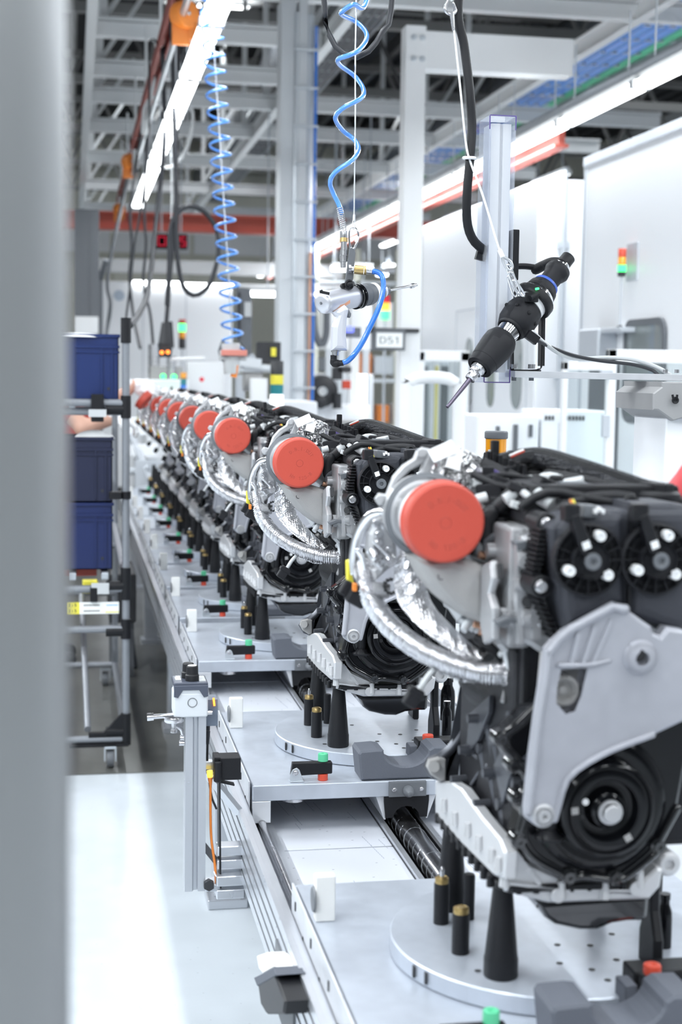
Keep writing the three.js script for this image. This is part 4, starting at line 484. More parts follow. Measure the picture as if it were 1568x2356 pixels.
{
  const t = T('coiled_hose', 'bright blue coiled air hose stretched above the silver air screwdriver', 'hose');
  P(t, 'hose', tb([[.63, 3.86, -3.5], [.66, 3.3, -3.5], [.70, 2.7, -3.48], ...[[.6715,2.479,-3.44],[.6251,2.4477,-3.36],[.607,2.438,-3.38],[.6103,2.4378,-3.42],[.658,2.4429,-3.5],[.6734,2.4131,-3.46],[.668,2.3846,-3.42],[.6386,2.3472,-3.36],[.613,2.3324,-3.35],[.5966,2.33,-3.38],[.6114,2.3291,-3.44],[.6567,2.3182,-3.5],[.6683,2.2806,-3.45],[.652,2.2475,-3.39],[.6045,2.2178,-3.36],[.5949,2.2018,-3.4],[.625,2.1867,-3.47],[.6562,2.1665,-3.48],[.6573,2.1387,-3.44],[.632,2.1067,-3.38],[.5895,2.0752,-3.36],[.5812,2.055,-3.38],[.5911,2.0352,-3.4],[.6056,2.0081,-3.4],[.6111,1.988,-3.395]]], .0055, 220, 10), M.blueLight, 'blue hose');
  P(t, 'bend_spring', [...Array(12)].map((_, i) => { const s = i / 11, a = [.6075,1.9981,-3.398], b = [.6158,1.9502,-3.39]; return tor(a.map((v, k) => v + (b[k] - v) * s), V(b).sub(V(a)).toArray(), .0072, .0011, 14, 5); }), M.steel, 'steel bend spring');
  P(t, 'coupling', [rev([[.007, 0], [.009, .004], [.009, .02], [.0075, .024]], [.6158,1.9502,-3.39], [.02, -1, 0], 18), cy([.6164,1.9224,-3.388], [.6166,1.9037,-3.388], .0072), hexn([.616,1.9026,-3.387], [.6161,1.8917,-3.387], .0098), hexn([.6151,1.8907,-3.387], [.6153,1.8768,-3.387], .0098), cy([.6153,1.8768,-3.387], [.6155,1.863,-3.387], .0065)], M.steel, 'steel quick coupling'); P(t, 'brass_ring', cy([.6159,1.9304,-3.389], [.6159,1.9214,-3.388], .0092), M.brass, 'brass ring');
}
{
  const t = T('wire_rope', 'thin steel wire with a carabiner holding the silver air screwdriver', 'wire'); P(t, 'wire', [tb([[.65, 3.9, -3.42], ...[[.6413,2.4701,-3.41],[.6411,2.2253,-3.4],[.6398,1.9835,-3.39]]], .0016, 30, 6)], M.wire); P(t, 'ferrule', [cy([.6403,1.9845,-3.39], [.6393,1.9706,-3.389], .003, .0035, 8), tb([[.6377,1.9705,-3.389],[.6357,1.9546,-3.388],[.6389,1.9507,-3.388],[.6419,1.9548,-3.388],[.6408,1.9706,-3.389]], .0014, 14, 5)], M.wire); P(t, 'carabiner', tb([[.6284,1.9443,-3.386],[.6303,1.9523,-3.386],[.6374,1.9554,-3.386],[.6456,1.9508,-3.386],[.6499,1.939,-3.386],[.648,1.9271,-3.386],[.6431,1.9131,-3.386],[.6391,1.9071,-3.386],[.632,1.9089,-3.386],[.6287,1.9266,-3.386]], .0024, 50, 8, true), M.chrome, 'steel carabiner'); P(t, 'gate_sleeve', cy([.6489,1.9351,-3.386], [.645,1.9221,-3.386], .0042, .0042, 10), M.white, 'white gate sleeve');
}
O('cable_loop', [tb([[.55, 3.8, -3.6], [.555, 3.0, -3.6], ...[[.5902,2.5006,-3.55],[.5961,2.4447,-3.55],[.6164,2.3893,-3.53],[.6519,2.3609,-3.5],[.6882,2.3757,-3.5],[.7209,2.4207,-3.52],[.7543,2.51,-3.55]], [.77, 3.0, -3.6], [.66, 3.8, -3.6]], .0068, 90, 10)], M.cable, 'dark hanging cable loop crossing the top of the blue coiled hose', 'cable');

// ---------- hanging electric nutrunner ----------
{
  const t = T('electric_nutrunner', 'black slanted electric nutrunner with a long thin bit hanging by the upright white sensor bar', 'power tool');
  const A = [.8182,1.549,-3.19], B = [1.1373,1.886,-3.36], d = V(B).sub(V(A)), L = d.length(); d.normalize(); const D = d.toArray(), k = 1 / 985, at = (s) => V(A).addScaledVector(d, s / 427 * L).toArray(), R = (pr, n = 28) => rev(pr.map(([s, r]) => [r * k, s / 427 * L]), A, D, n);
  P(t, 'bit', R([[0, 0], [0, 3.6], [10, 4], [76, 5.5], [80, 7], [82, 0]], 12), mat([.16, .14, .19], .35, .8), 'dark steel bit'); P(t, 'chuck', R([[78, 8], [80, 12], [92, 13], [93, 9], [96, 9], [97, 14], [104, 14], [106, 17], [118, 17], [119, 8]]), M.steel, 'steel chuck');
  P(t, 'nose_housing', R([[112, 20], [113, 30], [130, 32], [131, 33], [150, 36], [172, 38.5], [188, 38], [200, 32], [206, 22]]), M.plastic, 'black rounded nose'); P(t, 'neck_ring', R([[203, 23], [206, 24], [222, 27], [226, 29]]), M.chrome, 'polished neck ring'); P(t, 'seal', R([[221, 29], [222, 32], [227, 33], [228, 29]]), M.rubber);
  const gb = P(t, 'grip_body', R([[226, 30], [230, 36], [240, 41], [256, 43], [272, 42.5], [284, 39], [287, 36]]), M.plastic, 'black grip body'); P(gb, 'grip_dimple', [...Array(8)].map((_, i) => { const a = i / 8 * 6.283, c = V(at(258)), u = new THREE.Vector3(0, 0, 1).cross(d).normalize(), w = d.clone().cross(u); c.addScaledVector(u, Math.cos(a) * 42 * k).addScaledVector(w, Math.sin(a) * 42 * k); return new THREE.SphereGeometry(.005, 10, 6).translate(c.x, c.y, c.z); }), M.satin);
  P(t, 'white_ring', R([[286, 35], [287, 38], [300, 38], [301, 35]]), M.white, 'white band'); P(t, 'clamp', [R([[300, 36], [300, 47], [304, 49], [316, 49], [318, 46], [318, 36]]), bx(.03, .022, .012).translate(...[1.0283,1.7988,-3.26]), cy([1.0211,1.7962,-3.25], [1.0425,1.807,-3.26], .007)], M.satin, 'black ring clamp'); P(t, 'silver_ring', R([[318, 40], [319, 41], [328, 40], [331, 36]]), M.chrome);
  P(t, 'tail_housing', R([[330, 35], [336, 37], [346, 35], [354, 29], [356, 24]]), M.plastic); P(t, 'status_ring', R([[352, 29], [353, 31], [359, 30], [360, 25]]), mat([.05, .12, .5], .4), 'blue status ring'); P(t, 'status_light', cy([1.0387,1.8178,-3.262], [1.0461,1.8192,-3.266], .0028, .0028, 8), M.ledGreen, 'small green light');
  P(t, 'tail_tube', R([[358, 23], [386, 24], [390, 27], [398, 30], [408, 28], [412, 22], [413, 16]]), M.plastic, 'black tail tube'); P(t, 'plug_collar', R([[412, 18], [413, 19], [420, 19], [421, 16]]), M.chrome); P(t, 'plug', [R([[420, 16], [421, 17], [444, 16.5], [446, 12], [446, 0]]), tb([[1.1384,1.885,-3.36],[1.1151,1.8878,-3.38],[1.1004,1.8817,-3.4],[1.0846,1.8727,-3.41]], .0125, 24, 12), tb([[1.0931,1.876,-3.41],[1.0608,1.8793,-3.41],[1.034,1.8786,-3.41]], .0075, 12, 10)], M.satin, 'black angled plug and cable');
  P(t, 'side_plug', [rod([1.014,1.7156,-3.24], [1.038,1.6994,-3.24], .02, .016)], M.satin, 'black side plug');
}
O('signal_cable', [tb([[1.0272,1.7198,-3.24],[1.06,1.6972,-3.26],[1.1157,1.6719,-3.3],[1.1652,1.6628,-3.32],[1.2437,1.6661,-3.33],[1.3085,1.662,-3.33],[1.3634,1.6454,-3.33],[1.3926,1.6284,-3.32]], .005, 60, 10)], M.cableGrey, 'pale grey cable drooping from the black nutrunner to the flat arm', 'cable');
O('signal_cable', [tb([[1.039,1.7004,-3.24],[1.0876,1.6862,-3.28],[1.1509,1.6695,-3.31],[1.2187,1.6585,-3.32],[1.2981,1.6516,-3.33],[1.3473,1.6401,-3.33],[1.3621,1.629,-3.32]], .0042, 60, 10)], M.cable, 'thin black cable drooping beside the pale cable to the flat arm', 'cable');
{
  const t = T('wire_rope', 'white sling wire with a steel hook and chain lifting the black nutrunner', 'wire');
  P(t, 'wire', [tb([[.87, 3.13, -3.3], ...[[.8284,2.4924,-3.3],[.8372,2.4551,-3.3]]], .0035, 6, 6), tb([[.8446,2.3892,-3.3],[.8614,2.2661,-3.3],[.8734,2.1499,-3.29],[.8819,2.1027,-3.28],[.9085,2.0224,-3.26],[.9354,1.9251,-3.24],[.9469,1.8914,-3.235]], .0026, 60, 6)], M.white); P(t, 'hook', [tb([[.8292,2.4546,-3.3],[.8225,2.4372,-3.3],[.8278,2.4262,-3.3],[.8398,2.424,-3.3],[.8477,2.4311,-3.3],[.8423,2.4478,-3.3]], .0035, 24, 8), cy([.8387,2.4287,-3.3], [.8436,2.3891,-3.3], .006, .0035, 10)], M.steel, 'steel hook'); P(t, 'ferrule', cy([.9426,1.9009,-3.235], [.9496,1.8843,-3.23], .0055, .0055, 10), M.white);
  P(t, 'thimble', tb([[.9496,1.8843,-3.23],[.966,1.8771,-3.23],[.9724,1.8638,-3.23],[.9665,1.8559,-3.23],[.9562,1.8653,-3.23]], .0035, 24, 7, true), M.wire); for (const [a, b] of [[[.9623,1.8635,-3.23], [.9736,1.8388,-3.232]], [[.9673,1.846,-3.225], [.9874,1.8122,-3.235]], [[.9685,1.8389,-3.235], [.983,1.8046,-3.24]], [[.9773,1.8291,-3.23], [.9993,1.805,-3.24]]]) P(t, 'link', tb([[a[0] - .004, a[1], a[2]], [a[0] + .004, a[1] + .003, a[2]], [b[0] + .005, b[1], b[2]], [b[0] - .003, b[1] - .003, b[2]]], .0025, 24, 7, true), M.chrome);
}
{ const t = T('supply_hose', 'thick dark supply hose hanging beside the upright white sensor bar', 'hose'); P(t, 'hose', [tb([[.89, 3.13, -3.32], [.892, 2.7, -3.32], ...[[.8558,2.4586,-3.31],[.8722,2.3547,-3.31],[.8838,2.2576,-3.3],[.8906,2.1811,-3.3],[.8854,2.1119,-3.29],[.8801,2.0345,-3.29],[.8843,1.9678,-3.3],[.9022,1.9282,-3.31],[.9393,1.9033,-3.33]]], .0105, 90, 12)], M.rubber, 'dark hose'); P(t, 'cable_tie', tor([.8821,2.1073,-3.285], [0, 1, .05], .0125, .004, 18, 6), M.white, 'white cable tie'); }

// ---------- sensor bar on its arm and pillar ----------
{
  const t = T('sensor_bar', 'tall upright white sensor bar in a clear plastic sleeve, its dark slot facing the line', 'sensor');
  const [bxx, y0, y1] = [.9615, 1.628, 2.19];
  P(t, 'profile', [exY([[-.026, -.04], [-.004, -.04], [-.004, -.034], [.004, -.034], [.004, -.04], [.026, -.04], [.026, .024], [.004, .026], [.003, .021], [-.003, .021], [-.004, .026], [-.026, .024]].map(([a, b]) => [a * .9, b]), y0, y1, 0).translate(bxx, 0, -3.33)], M.barGrey ??= mat([.6, .62, .66], .42), 'white profile'); P(t, 'slot', pb(.0035, y1 - y0 - .05, .002, bxx, (y0 + y1) / 2, -3.312), M.machineGrey, 'dark front slot');
  P(t, 'sleeve', [pb(.0015, .60, .085, bxx - .0315, 1.905, -3.335), pb(.0015, .60, .085, bxx + .0295, 1.905, -3.335), pb(.062, .0015, .085, bxx, 2.206, -3.335), pb(.062, .0015, .085, bxx, 1.605, -3.335)], M.sheath, 'clear plastic sleeve'); P(t, 'sleeve_edge', [bx(.062, .0025, .003, bxx, 2.206, -3.293), bx(.062, .0025, .003, bxx, 1.605, -3.293), bx(.0025, .03, .003, bxx - .031, 2.19, -3.293), bx(.0025, .03, .003, bxx + .03, 2.19, -3.293), bx(.0025, .03, .003, bxx - .031, 1.62, -3.293), bx(.0025, .03, .003, bxx + .03, 1.62, -3.293)], M.purple, 'violet tinted sleeve edge');
  P(t, 'back_plate', [span(.995, 1.012, 1.84, 1.955, -3.36, -3.31, .002)], M.satin, 'black back plate'); for (const y of [1.95, 1.85]) P(t, 'bolt', [bolt([1.012, y, -3.33], [1, 0, 0], .0045)], M.steel); P(t, 'cable_clamp', [rod([.93, 1.905, -3.335], [.925, 1.885, -3.335], .022, .016)], M.rubber);
}
{
  const t = T('bracket_arm', 'flat aluminium arm with a black hoop bracket between grey pillar and sensor bar', 'arm');
  P(t, 'flat_bar', [exZ([[1.0023,1.6321],[1.4275,1.6288],[1.4626,1.6283],[1.4632,1.6128],[1.428,1.6134],[1.0027,1.617]], -3.37, -3.29, .001)], M.alu, 'flat aluminium bar'); P(t, 'hoop_bracket', [rod([1.0017,1.7406,-3.33], [1.0043,1.6352,-3.33], .004, .04), tb([[.9982,1.6391,-3.31],[1.0046,1.6332,-3.31],[1.0549,1.6339,-3.31],[1.0674,1.6381,-3.31],[1.0723,1.6502,-3.31],[1.0712,1.7663,-3.31]], .0022, 40, 6), rod([1.0086,1.6332,-3.33], [1.0718,1.6331,-3.33], .004, .04), rod([1.0779,1.6443,-3.33], [1.0766,1.7672,-3.33], .004, .04)], M.satin, 'black hoop bracket');
  for (const c of [[1.0066,1.6372,-3.31], [1.0485,1.6378,-3.31]]) { P(t, 'bolt', [cy(c, add(c, [0, .010, 0]), .0085, .0085, 14)], M.steel); P(t, 'nut', hexn(add(c, [0, -.028, 0]), add(c, [0, -.019, 0]), .006), M.mid); } for (const c of [[1.3774,1.6323,-3.31], [1.4057,1.6327,-3.31]]) P(t, 'bolt', cy(c, add(c, [0, .008, 0]), .006, .006, 12), M.steel);
}
{
  const t = T('control_pillar', 'pale blue-white metal pillar with a grey locked head under the flat arm', 'pillar');
  P(t, 'pillar', [span(1.345, 1.53, .0, 1.535, -3.42, -3.22, .006)], M.machine, 'pale pillar'); P(t, 'pillar_head', [exZ([[1.3037,1.5848],[1.3242,1.6],[1.3238,1.6119],[1.4363,1.6113],[1.44,1.5161],[1.3755,1.5287],[1.3545,1.5225],[1.3166,1.5471],[1.305,1.547]], -3.44, -3.2, .003)], mat([.36, .36, .365], .5, .1), 'grey head'); P(t, 'lock', [rev([[.008, 0], [.008, .004], [.004, .004], [.004, .002], [0, .002]], [1.3549,1.5699,-3.195], Zv, 18), rod([1.3485,1.5739,-3.19], [1.346,1.5828,-3.19], .004), rod([1.3569,1.574,-3.19], [1.3576,1.5829,-3.19], .004)], M.rubber, 'black lock'); P(t, 'base_plate', span(1.31, 1.56, 0, .012, -3.46, -3.18), M.mid);
}
{
  const c = [1.0524,1.4261,-3.6], t = T('warning_beacon', 'amber warning beacon with a dark lid standing behind the blurred first engine', 'beacon');
  P(t, 'lens', rev([[.026, 0], [.0265, .036], [.026, .037]], c, Yv, 32), M.amber, 'amber lens'); P(t, 'lid', rev([[.028, .036], [.0295, .038], [.0295, .052], [.027, .055], [0, .055]], c, Yv, 32), M.mid, 'dark lid'); P(t, 'base', rev([[.03, 0], [.031, -.004], [.031, -.016], [.012, -.018]], c, Yv, 32), M.satin, 'black base'); P(t, 'pole', [cy([c[0], .69, c[2]], [c[0], c[1] - .016, c[2]], .011), cy([c[0], .69, c[2]], [1.1, .69, c[2]], .011)], M.galv); P(t, 'sticker', bx(.016, .009, .001, c[0] - .018, c[1] + .005, c[2] + .021).rotateY(0), M.white, 'white sticker');
}
// ---------- push-button post clamped to the conveyor ----------
{
  const z = -3.1, t = T('button_post', 'grooved aluminium post with a grey two-button box, clamped to the conveyor edge', 'button post');
  P(t, 'post', [exY([[-.022, -.022], [-.005, -.022], [-.005, -.014], [.005, -.014], [.005, -.022], [.022, -.022], [.022, -.005], [.014, -.005], [.014, .005], [.022, .005], [.022, .022], [.006, .022], [.003, .012], [-.003, .012], [-.006, .022], [-.022, .022], [-.022, .005], [-.014, .005], [-.014, -.005], [-.022, -.005]], .512, .892, 0).translate(.256, 0, z)], M.profile, 'grooved post');
  const b = P(t, 'button_box', [span(.209, .281, .893, .945, z - .045, z + .03, .004), exZ([[.2105, .94], [.2795, .94], [.276, .962], [.214, .962]], z - .044, z + .029, .003)], M.frameGrey, 'pale grey box');
  P(b, 'box_lid', [exZ([[.209, .962], [.281, .962], [.281, .938], [.272, .936], [.262, .952], [.228, .952], [.218, .936], [.209, .938]], z + .029, z + .033, .001), span(.209, .281, .955, .968, z - .046, z + .03, .003)], mat([.07, .08, .11], .35), 'dark slate lid'); P(b, 'moulded_disc', tor([.248, .925, z + .0305], Zv, .0095, .0008, 28, 5), M.mid);
  for (const [x, zz, l] of [[.243, z - .022, 'black button with a matt cap'], [.249, z + .008, 'black button with a pale worn top']]) { const q = P(b, 'button', rev([[.0145, 0], [.0145, .012], [.0125, .014], [.012, .03], [.0105, .032], [0, .032]], [x, .968, zz], Yv, 24), M.rubber, l); if (zz > z) P(q, 'worn_top', rev([[.0095, .0322], [.009, .0326], [0, .0326]], [x, .968, zz], Yv, 20), M.whiteBlock); }
  P(b, 'label_plate', [bx(.012, .002, .03, .22, .9685, z - .01), bx(.014, .002, .05, .27, .9685, z - .005), bx(.01, .0022, .012, .222, .9688, z - .03)], M.cableGrey, 'pale label plates');
  const h = P(t, 'handle_lever', [cy([.1549,.8965,-3.07], [.228,.893,-3.1], .0052, .0052, 12), cy([.1531,.8965,-3.07], [.1667,.8971,-3.07], .0082, .0078, 16)], M.chrome, 'chrome lever'); P(h, 'knurled_disc', rev([[.02, 0], [.021, .002], [.021, .009], [.019, .011], [.006, .012], [.005, .026], [.0075, .027], [.0075, .034], [0, .034]], [.2104,.8923,-3.085], [0, -1, 0], 28), M.steel); P(h, 'side_hook', [tb([[.2142,.8707,-3.085],[.2256,.8635,-3.09],[.2293,.8521,-3.09]], .0035, 14, 8), cy([.2238,.8447,-3.09], [.2312,.8445,-3.09], .006, .006, 10), cy([.222,.8335,-3.09], [.2331,.8332,-3.09], .0055, .0055, 10)], M.steel);
  P(t, 'scanner', [rod([.2908,.9246,-3.12], [.2911,.8676,-3.12], .026, .05)], mat([.13, .16, .21], .4), 'slate scanner'); P(t, 'scanner_light', rod([.2947,.9286,-3.093], [.2967,.9116,-3.093], .004, .003), M.ledOrange, 'orange scanner light'); P(t, 'scanner_cable', [cy([.2837,.8664,-3.11], [.2837,.855,-3.11], .0055), cy([.2837,.8531,-3.11], [.2839,.8246,-3.11], .006, .0035), tb([[.2839,.8265,-3.11],[.285,.7762,-3.12],[.2976,.6971,-3.16],[.3093,.6644,-3.17]], .0025, 20, 6)], M.cable, 'black scanner cable'); P(t, 'scanner_stud', cy([.278,.9,-3.08], [.2909,.8997,-3.08], .0045), M.steel);
  P(t, 'proximity_sensor', [span(.303, .353, .752, .800, -3.13, -3.08, .002), exY(circ(0, 0, .0085, 14), .75, .795, .002).translate(.303, 0, -3.078), bx(.014, .05, .05, .303, .777, -3.105)], M.satin, 'black cube sensor'); P(t, 'sensor_socket', [cy([.2992,.762,-3.1], [.3094,.7626,-3.1], .0058), cy([.2936,.7622,-3.1], [.301,.762,-3.1], .006)], M.steel);
  P(t, 'lit_plug', [cy([.287,.7718,-3.09], [.288,.7576,-3.09], .0065, .006, 12)], M.ledYellow, 'lit yellow plug'); P(t, 'orange_cable', [cy([.288,.7566,-3.09], [.2891,.7404,-3.09], .0055, .0032, 10), tb([[.289,.7461,-3.09],[.2894,.6795,-3.09],[.2916,.6221,-3.09],[.2989,.5659,-3.085],[.3015,.5272,-3.08]], .0028, 40, 8)], M.orangeWire, 'orange cable'); P(t, 'cable_tie', tb([[.2967,.5524,-3.08],[.3004,.5461,-3.07],[.3107,.5402,-3.08]], .0016, 12, 6), M.white, 'white cable tie');
  P(t, 'strip_bracket', [rod([.3077,.7474,-3.1], [.3091,.5,-3.08], .0035, .018), rod([.3058,.7465,-3.1], [.3405,.7376,-3.1], .003, .02)], M.satin, 'thin black strip bracket');
  P(t, 'clamp_arm', [span(.303, .362, .585, .607, z - .02, z + .02), span(.303, .362, .555, .577, z - .02, z + .02)], M.profile, 'grooved clamp arm'); P(t, 'clamp_arm', [span(.30, .362, .525, .548, z - .01, z + .04), span(.278, .31, .512, .528, z - .02, z + .03)], M.profile); P(t, 'clamp_arm', [span(.30, .362, .497, .518, z - .01, z + .04)], M.profile); P(t, 'upper_arm', [rod([.27, .777, z - .02], [.36, .655, z - .06], .012, .02), span(.27, .31, .767, .787, z - .03, z - .01)], M.profile); P(t, 'hex_knob', [hexn([.285, .527, z + .02], [.285, .527, z + .035], .012)], M.dark); P(t, 'brace', rod([.272, .61, z], [.31, .56, z], .014, .006), M.mid);
}
{ // black boxed sensor at the near end of the conveyor edge
  const t = T('edge_sensor', 'black boxed sensor with a white toothed plug, fixed low on the conveyor edge', 'sensor');
  P(t, 'sensor_body', [exX([[-2.486,.5514],[-2.2816,.6563],[-2.1667,.6594],[-2.1816,.632],[-2.38,.5443],[-2.4465,.5305]], .318, .362, .004)], M.rubber, 'black sensor body'); P(t, 'sensor_roof', [exX([[-2.5303,.5456],[-2.2823,.6662],[-2.2459,.6682],[-2.4858,.5483]], .316, .364, .002)], M.cradle, 'grey top'); P(t, 'white_plug', [exX([[-2.5666,.5712],[-2.4277,.633],[-2.3678,.6509],[-2.3283,.6474],[-2.4766,.5727],[-2.5313,.5597]], .325, .358, .003), ...[0, 1, 2].map((i) => bx(.02, .012, .012).translate(...[.3675,.5863,-2.52]).translate(.0, 0, i * .02))], M.whiteBlock, 'white toothed plug'); P(t, 'fixing_plate', [span(.352, .364, .50, .62, -2.52, -2.3, .002)], M.mid);
}
// ---------- tube rack with crates ----------
{
  const t = T('flow_rack', 'grey tube rack on castors with black joints, holding the stacked blue crates', 'rack');
  const px = .213, r = .0155, L = -.62;
  for (const [x, z] of [[px, -6.0], [px, -7.55], [L, -6.0], [L, -7.55]]) P(t, 'post', [cy([x, .12, z], [x, 1.80, z], r, r, 14)], M.rackTube, 'grey tube post');
  for (const [y, z] of [[1.49, -6.0], [1.455, -6.03], [.74, -6.0], [.575, -6.0], [.12, -6.0], [1.45, -7.5], [.74, -7.5], [.50, -7.5], [.12, -7.55]]) P(t, 'cross_tube', cy([L, y, z], [px, y, z], r, r, 12), M.rackTube, 'grey cross tube');
  for (const [x, y] of [[px, .84], [px, .12], [L, .12], [L, .8]]) P(t, 'side_tube', cy([x, y, -7.55], [x, y - (y > .5 ? .06 : 0), -6.0], r, r, 12), M.rackTube);
  for (const x of [-.5, -.25, 0, .13]) P(t, 'roller_rail', [bx(.03, .03, 1.5, x, 1.485, -6.75), bx(.03, .03, 1.5, x, .79, -6.75)], M.galv);
  for (const [y, h] of [[1.78, .10], [1.475, .09], [1.12, .03], [.76, .13], [.575, .08], [.16, .13]]) P(t, 'joint', [cy([px, y - h / 2, -6], [px, y + h / 2, -6], .021, .021, 14), y < 1.7 && y !== 1.12 ? cy([px - .01, y - .01, -6], [px - .08, y - .01, -6], .021, .021, 12) : []].flat(), M.satin, 'black joint'); P(t, 'joint', [bx(.05, .11, .05, .1, 1.47, -5.995), bx(.03, .06, .045, .085, .72, -5.99), bx(.05, .03, .05, .17, 1.12, -5.99)], M.satin, 'black joint');
  P(t, 'corner_plate', [exZ([[px - .012, .13], [px - .012, .23], [px - .09, .15], [px - .15, .15], [px - .15, .13]], -6.01, -5.985, .002), bx(.24, .012, .05, px - .11, .098, -6)], M.satin, 'black corner plate'); P(t, 'brace_tube', [cy([.06, .15, -6.05], [.045, .5, -7.4], .014, .014, 10)], M.rackTube);
  for (const [x, z] of [[.15, -6.0], [.165, -7.6], [-.55, -6], [-.55, -7.6]]) { const w = P(t, 'castor_fork', [bx(.05, .02, .05, x, .092, z), bx(.006, .06, .04, x - .022, .06, z), bx(.006, .06, .04, x + .022, .06, z)], M.galv, 'zinc castor fork'); P(w, 'wheel', rev([[.012, -.014], [.035, -.014], [.0375, -.008], [.0375, .008], [.035, .014], [.012, .014]], [x, .0376, z], X, 24), M.mid, 'grey wheel'); }
  const lb = P(t, 'shelf_label', bx(.21, .048, .002, .08, .664, -5.985), (() => { const c = document.createElement('canvas'); c.width = 512; c.height = 128; const x = c.getContext('2d'); x.fillStyle = '#eef0ee'; x.fillRect(0, 0, 512, 128); x.fillStyle = '#e3d84a'; x.fillRect(0, 0, 130, 128); x.fillRect(380, 104, 132, 12); x.fillStyle = '#222'; x.font = 'bold 44px sans-serif'; for (const y of [46, 108]) { x.fillText('2 › 5', 14, y); for (let i = 0; i < 26; i++) x.fillRect(170 + i * 6, y - 22, i % 3 ? 3 : 5, 18); } x.fillStyle = '#5aa0c8'; x.fillRect(390, 30, 110, 10); const tx = new THREE.CanvasTexture(c); tx.colorSpace = THREE.SRGBColorSpace; return mat([1, 1, 1], .5, 0, { map: tx }); })(), 'yellow and white shelf label');
  { const q = lb.geometry.attributes; for (let i = 0; i < q.position.count; i++) q.uv.setXY(i, (q.position.getX(i) + .025) / .21, (q.position.getY(i) - .64) / .048); }
  P(t, 'clear_label', bx(.07, .03, .003, .1, 1.45, -5.96), M.cableGrey); P(t, 'clear_label', bx(.07, .045, .003, .11, .745, -5.97), M.cableGrey);
}
function crate(x1, y0, h, z0, m, label, w = .40) { // x1: right side
  const t = T('blue_crate', label, 'crate', [x1 - w / 2, y0, z0], 0, 'blue crates on the rack'), d = .3, g = [];
  P(t, 'crate_wall', [span(-w / 2, w / 2, 0, h, -.004, .0, 0), span(-w / 2, w / 2, 0, h, -d, -d + .004, 0), span(-w / 2, -w / 2 + .004, 0, h, -d, 0, 0), span(w / 2 - .004, w / 2, 0, h, -d, 0, 0), span(-w / 2, w / 2, 0, .004, -d, 0, 0)], m, 'blue wall');
  P(t, 'rim', [span(-w / 2 - .006, w / 2 + .006, h - .012, h, -d - .006, .006, 0), span(-w / 2 - .004, w / 2 + .004, h - .055, h - .045, -.002, .005, 0), span(-w / 2 - .004, w / 2 + .004, h - .075, h - .068, -.002, .005, 0)].slice(1).concat([span(-w / 2 - .006, w / 2 + .006, h - .012, h, 0, .008, 0), span(w / 2, w / 2 + .006, h - .012, h, -d, 0, 0), span(-w / 2 - .006, -w / 2, h - .012, h, -d, 0, 0), span(-w / 2 - .006, w / 2 + .006, h - .012, h, -d - .006, -d, 0)]), m);
  for (const x of [-.13, -.02, .02, .13, .17]) P(t, 'crate_rib', span(x, x + .007, .01, h - .05, 0, .006, 0), m, 'upright rib'); P(t, 'drain_hole', cy([.16, .045, 0], [.16, .045, .003], .006), M.dark); return t;
}
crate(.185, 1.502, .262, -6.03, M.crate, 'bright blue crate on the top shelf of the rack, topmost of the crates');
crate(.16, 1.09, .262, -6.03, M.crateDark, 'dark blue crate standing on the bottom crate of the rack');
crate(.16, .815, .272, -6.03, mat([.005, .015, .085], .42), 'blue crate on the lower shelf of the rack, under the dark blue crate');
{ const g = new THREE.SphereGeometry(.1, 16, 8, 0, 6.283, 0, 1.3).scale(1.5, .25, 1); O('plastic_bag', g.translate(.02, 1.745, -6.1), M.white, 'crumpled white plastic bag lying in the topmost blue crate', 'bag'); O('plastic_bag', new THREE.SphereGeometry(.07, 14, 8, 0, 6.283, 0, 1.4).scale(1.2, .6, 1).translate(.09, 1.335, -6.12), M.white, 'white plastic bag lying in the dark blue crate', 'bag'); }
O('red_box', [bx(.14, .05, .2, .03, .79, -6.3)], M.redSteel, 'low red box on the rack shelf under the blue crates', 'box');
O('yellow_block', [exZ([[0, 0], [.07, 0], [.085, .03], [.07, .06], [0, .06]], -7.45, -7.38, .004).translate(.05, .516, 0)], M.yellow, 'small yellow block on the rear cross tube of the rack', 'block');
// ---------- machine wall on the far side ----------
{
  const t = T('machine_cabinet', 'tall plain white machine enclosure with a rounded dark window, nearest of the white wall', 'machine');
  P(t, 'enclosure', [span(3.43, 5.8, .06, 3.085, -9.75, -3.4, .02)], M.machine, 'white enclosure'); P(t, 'plinth', span(3.46, 5.7, 0, .06, -9.7, -3.5), M.dark); P(t, 'edge_strip', [span(3.424, 3.432, .06, 3.09, -9.75, -9.70, 0), span(3.42, 3.44, 3.04, 3.10, -9.76, -3.4, 0)], M.machineGrey);
  const rw = (z0, z1, y0, y1, r) => { const q = []; for (const [cz, cyy, a] of [[z1 - r, y1 - r, 0], [z0 + r, y1 - r, 1], [z0 + r, y0 + r, 2], [z1 - r, y0 + r, 3]]) for (let i = 0; i <= 4; i++) { const b = (a + i / 4) * Math.PI / 2; q.push([cz + r * Math.cos(b), cyy + r * Math.sin(b)]); } return q; };
  const w = P(t, 'window', exX(rw(-8.87, -8.25, 1.36, 1.96, .09), 3.416, 3.432, .002), M.windowDark, 'rounded dark window'); P(w, 'window_seal', exX(rw(-8.89, -8.23, 1.34, 1.98, .1), 3.41, 3.425, .002, [rw(-8.85, -8.27, 1.38, 1.94, .08)]), M.mid, 'dark rubber seal');
  P(t, 'screen', [span(3.30, 3.43, 1.70, 1.93, -9.42, -9.05, .01), span(3.32, 3.43, 1.90, 1.93, -9.42, -8.7, .004)], M.machineGrey, 'grey control screen'); P(t, 'dark_door', [span(3.41, 3.43, .9, 1.75, -9.5, -8.98, 0)], M.mid, 'dark door panel'); P(t, 'notice', span(3.42, 3.43, 2.22, 2.45, -8.9, -8.72, 0), M.machineGrey, 'pale notice plate');
}
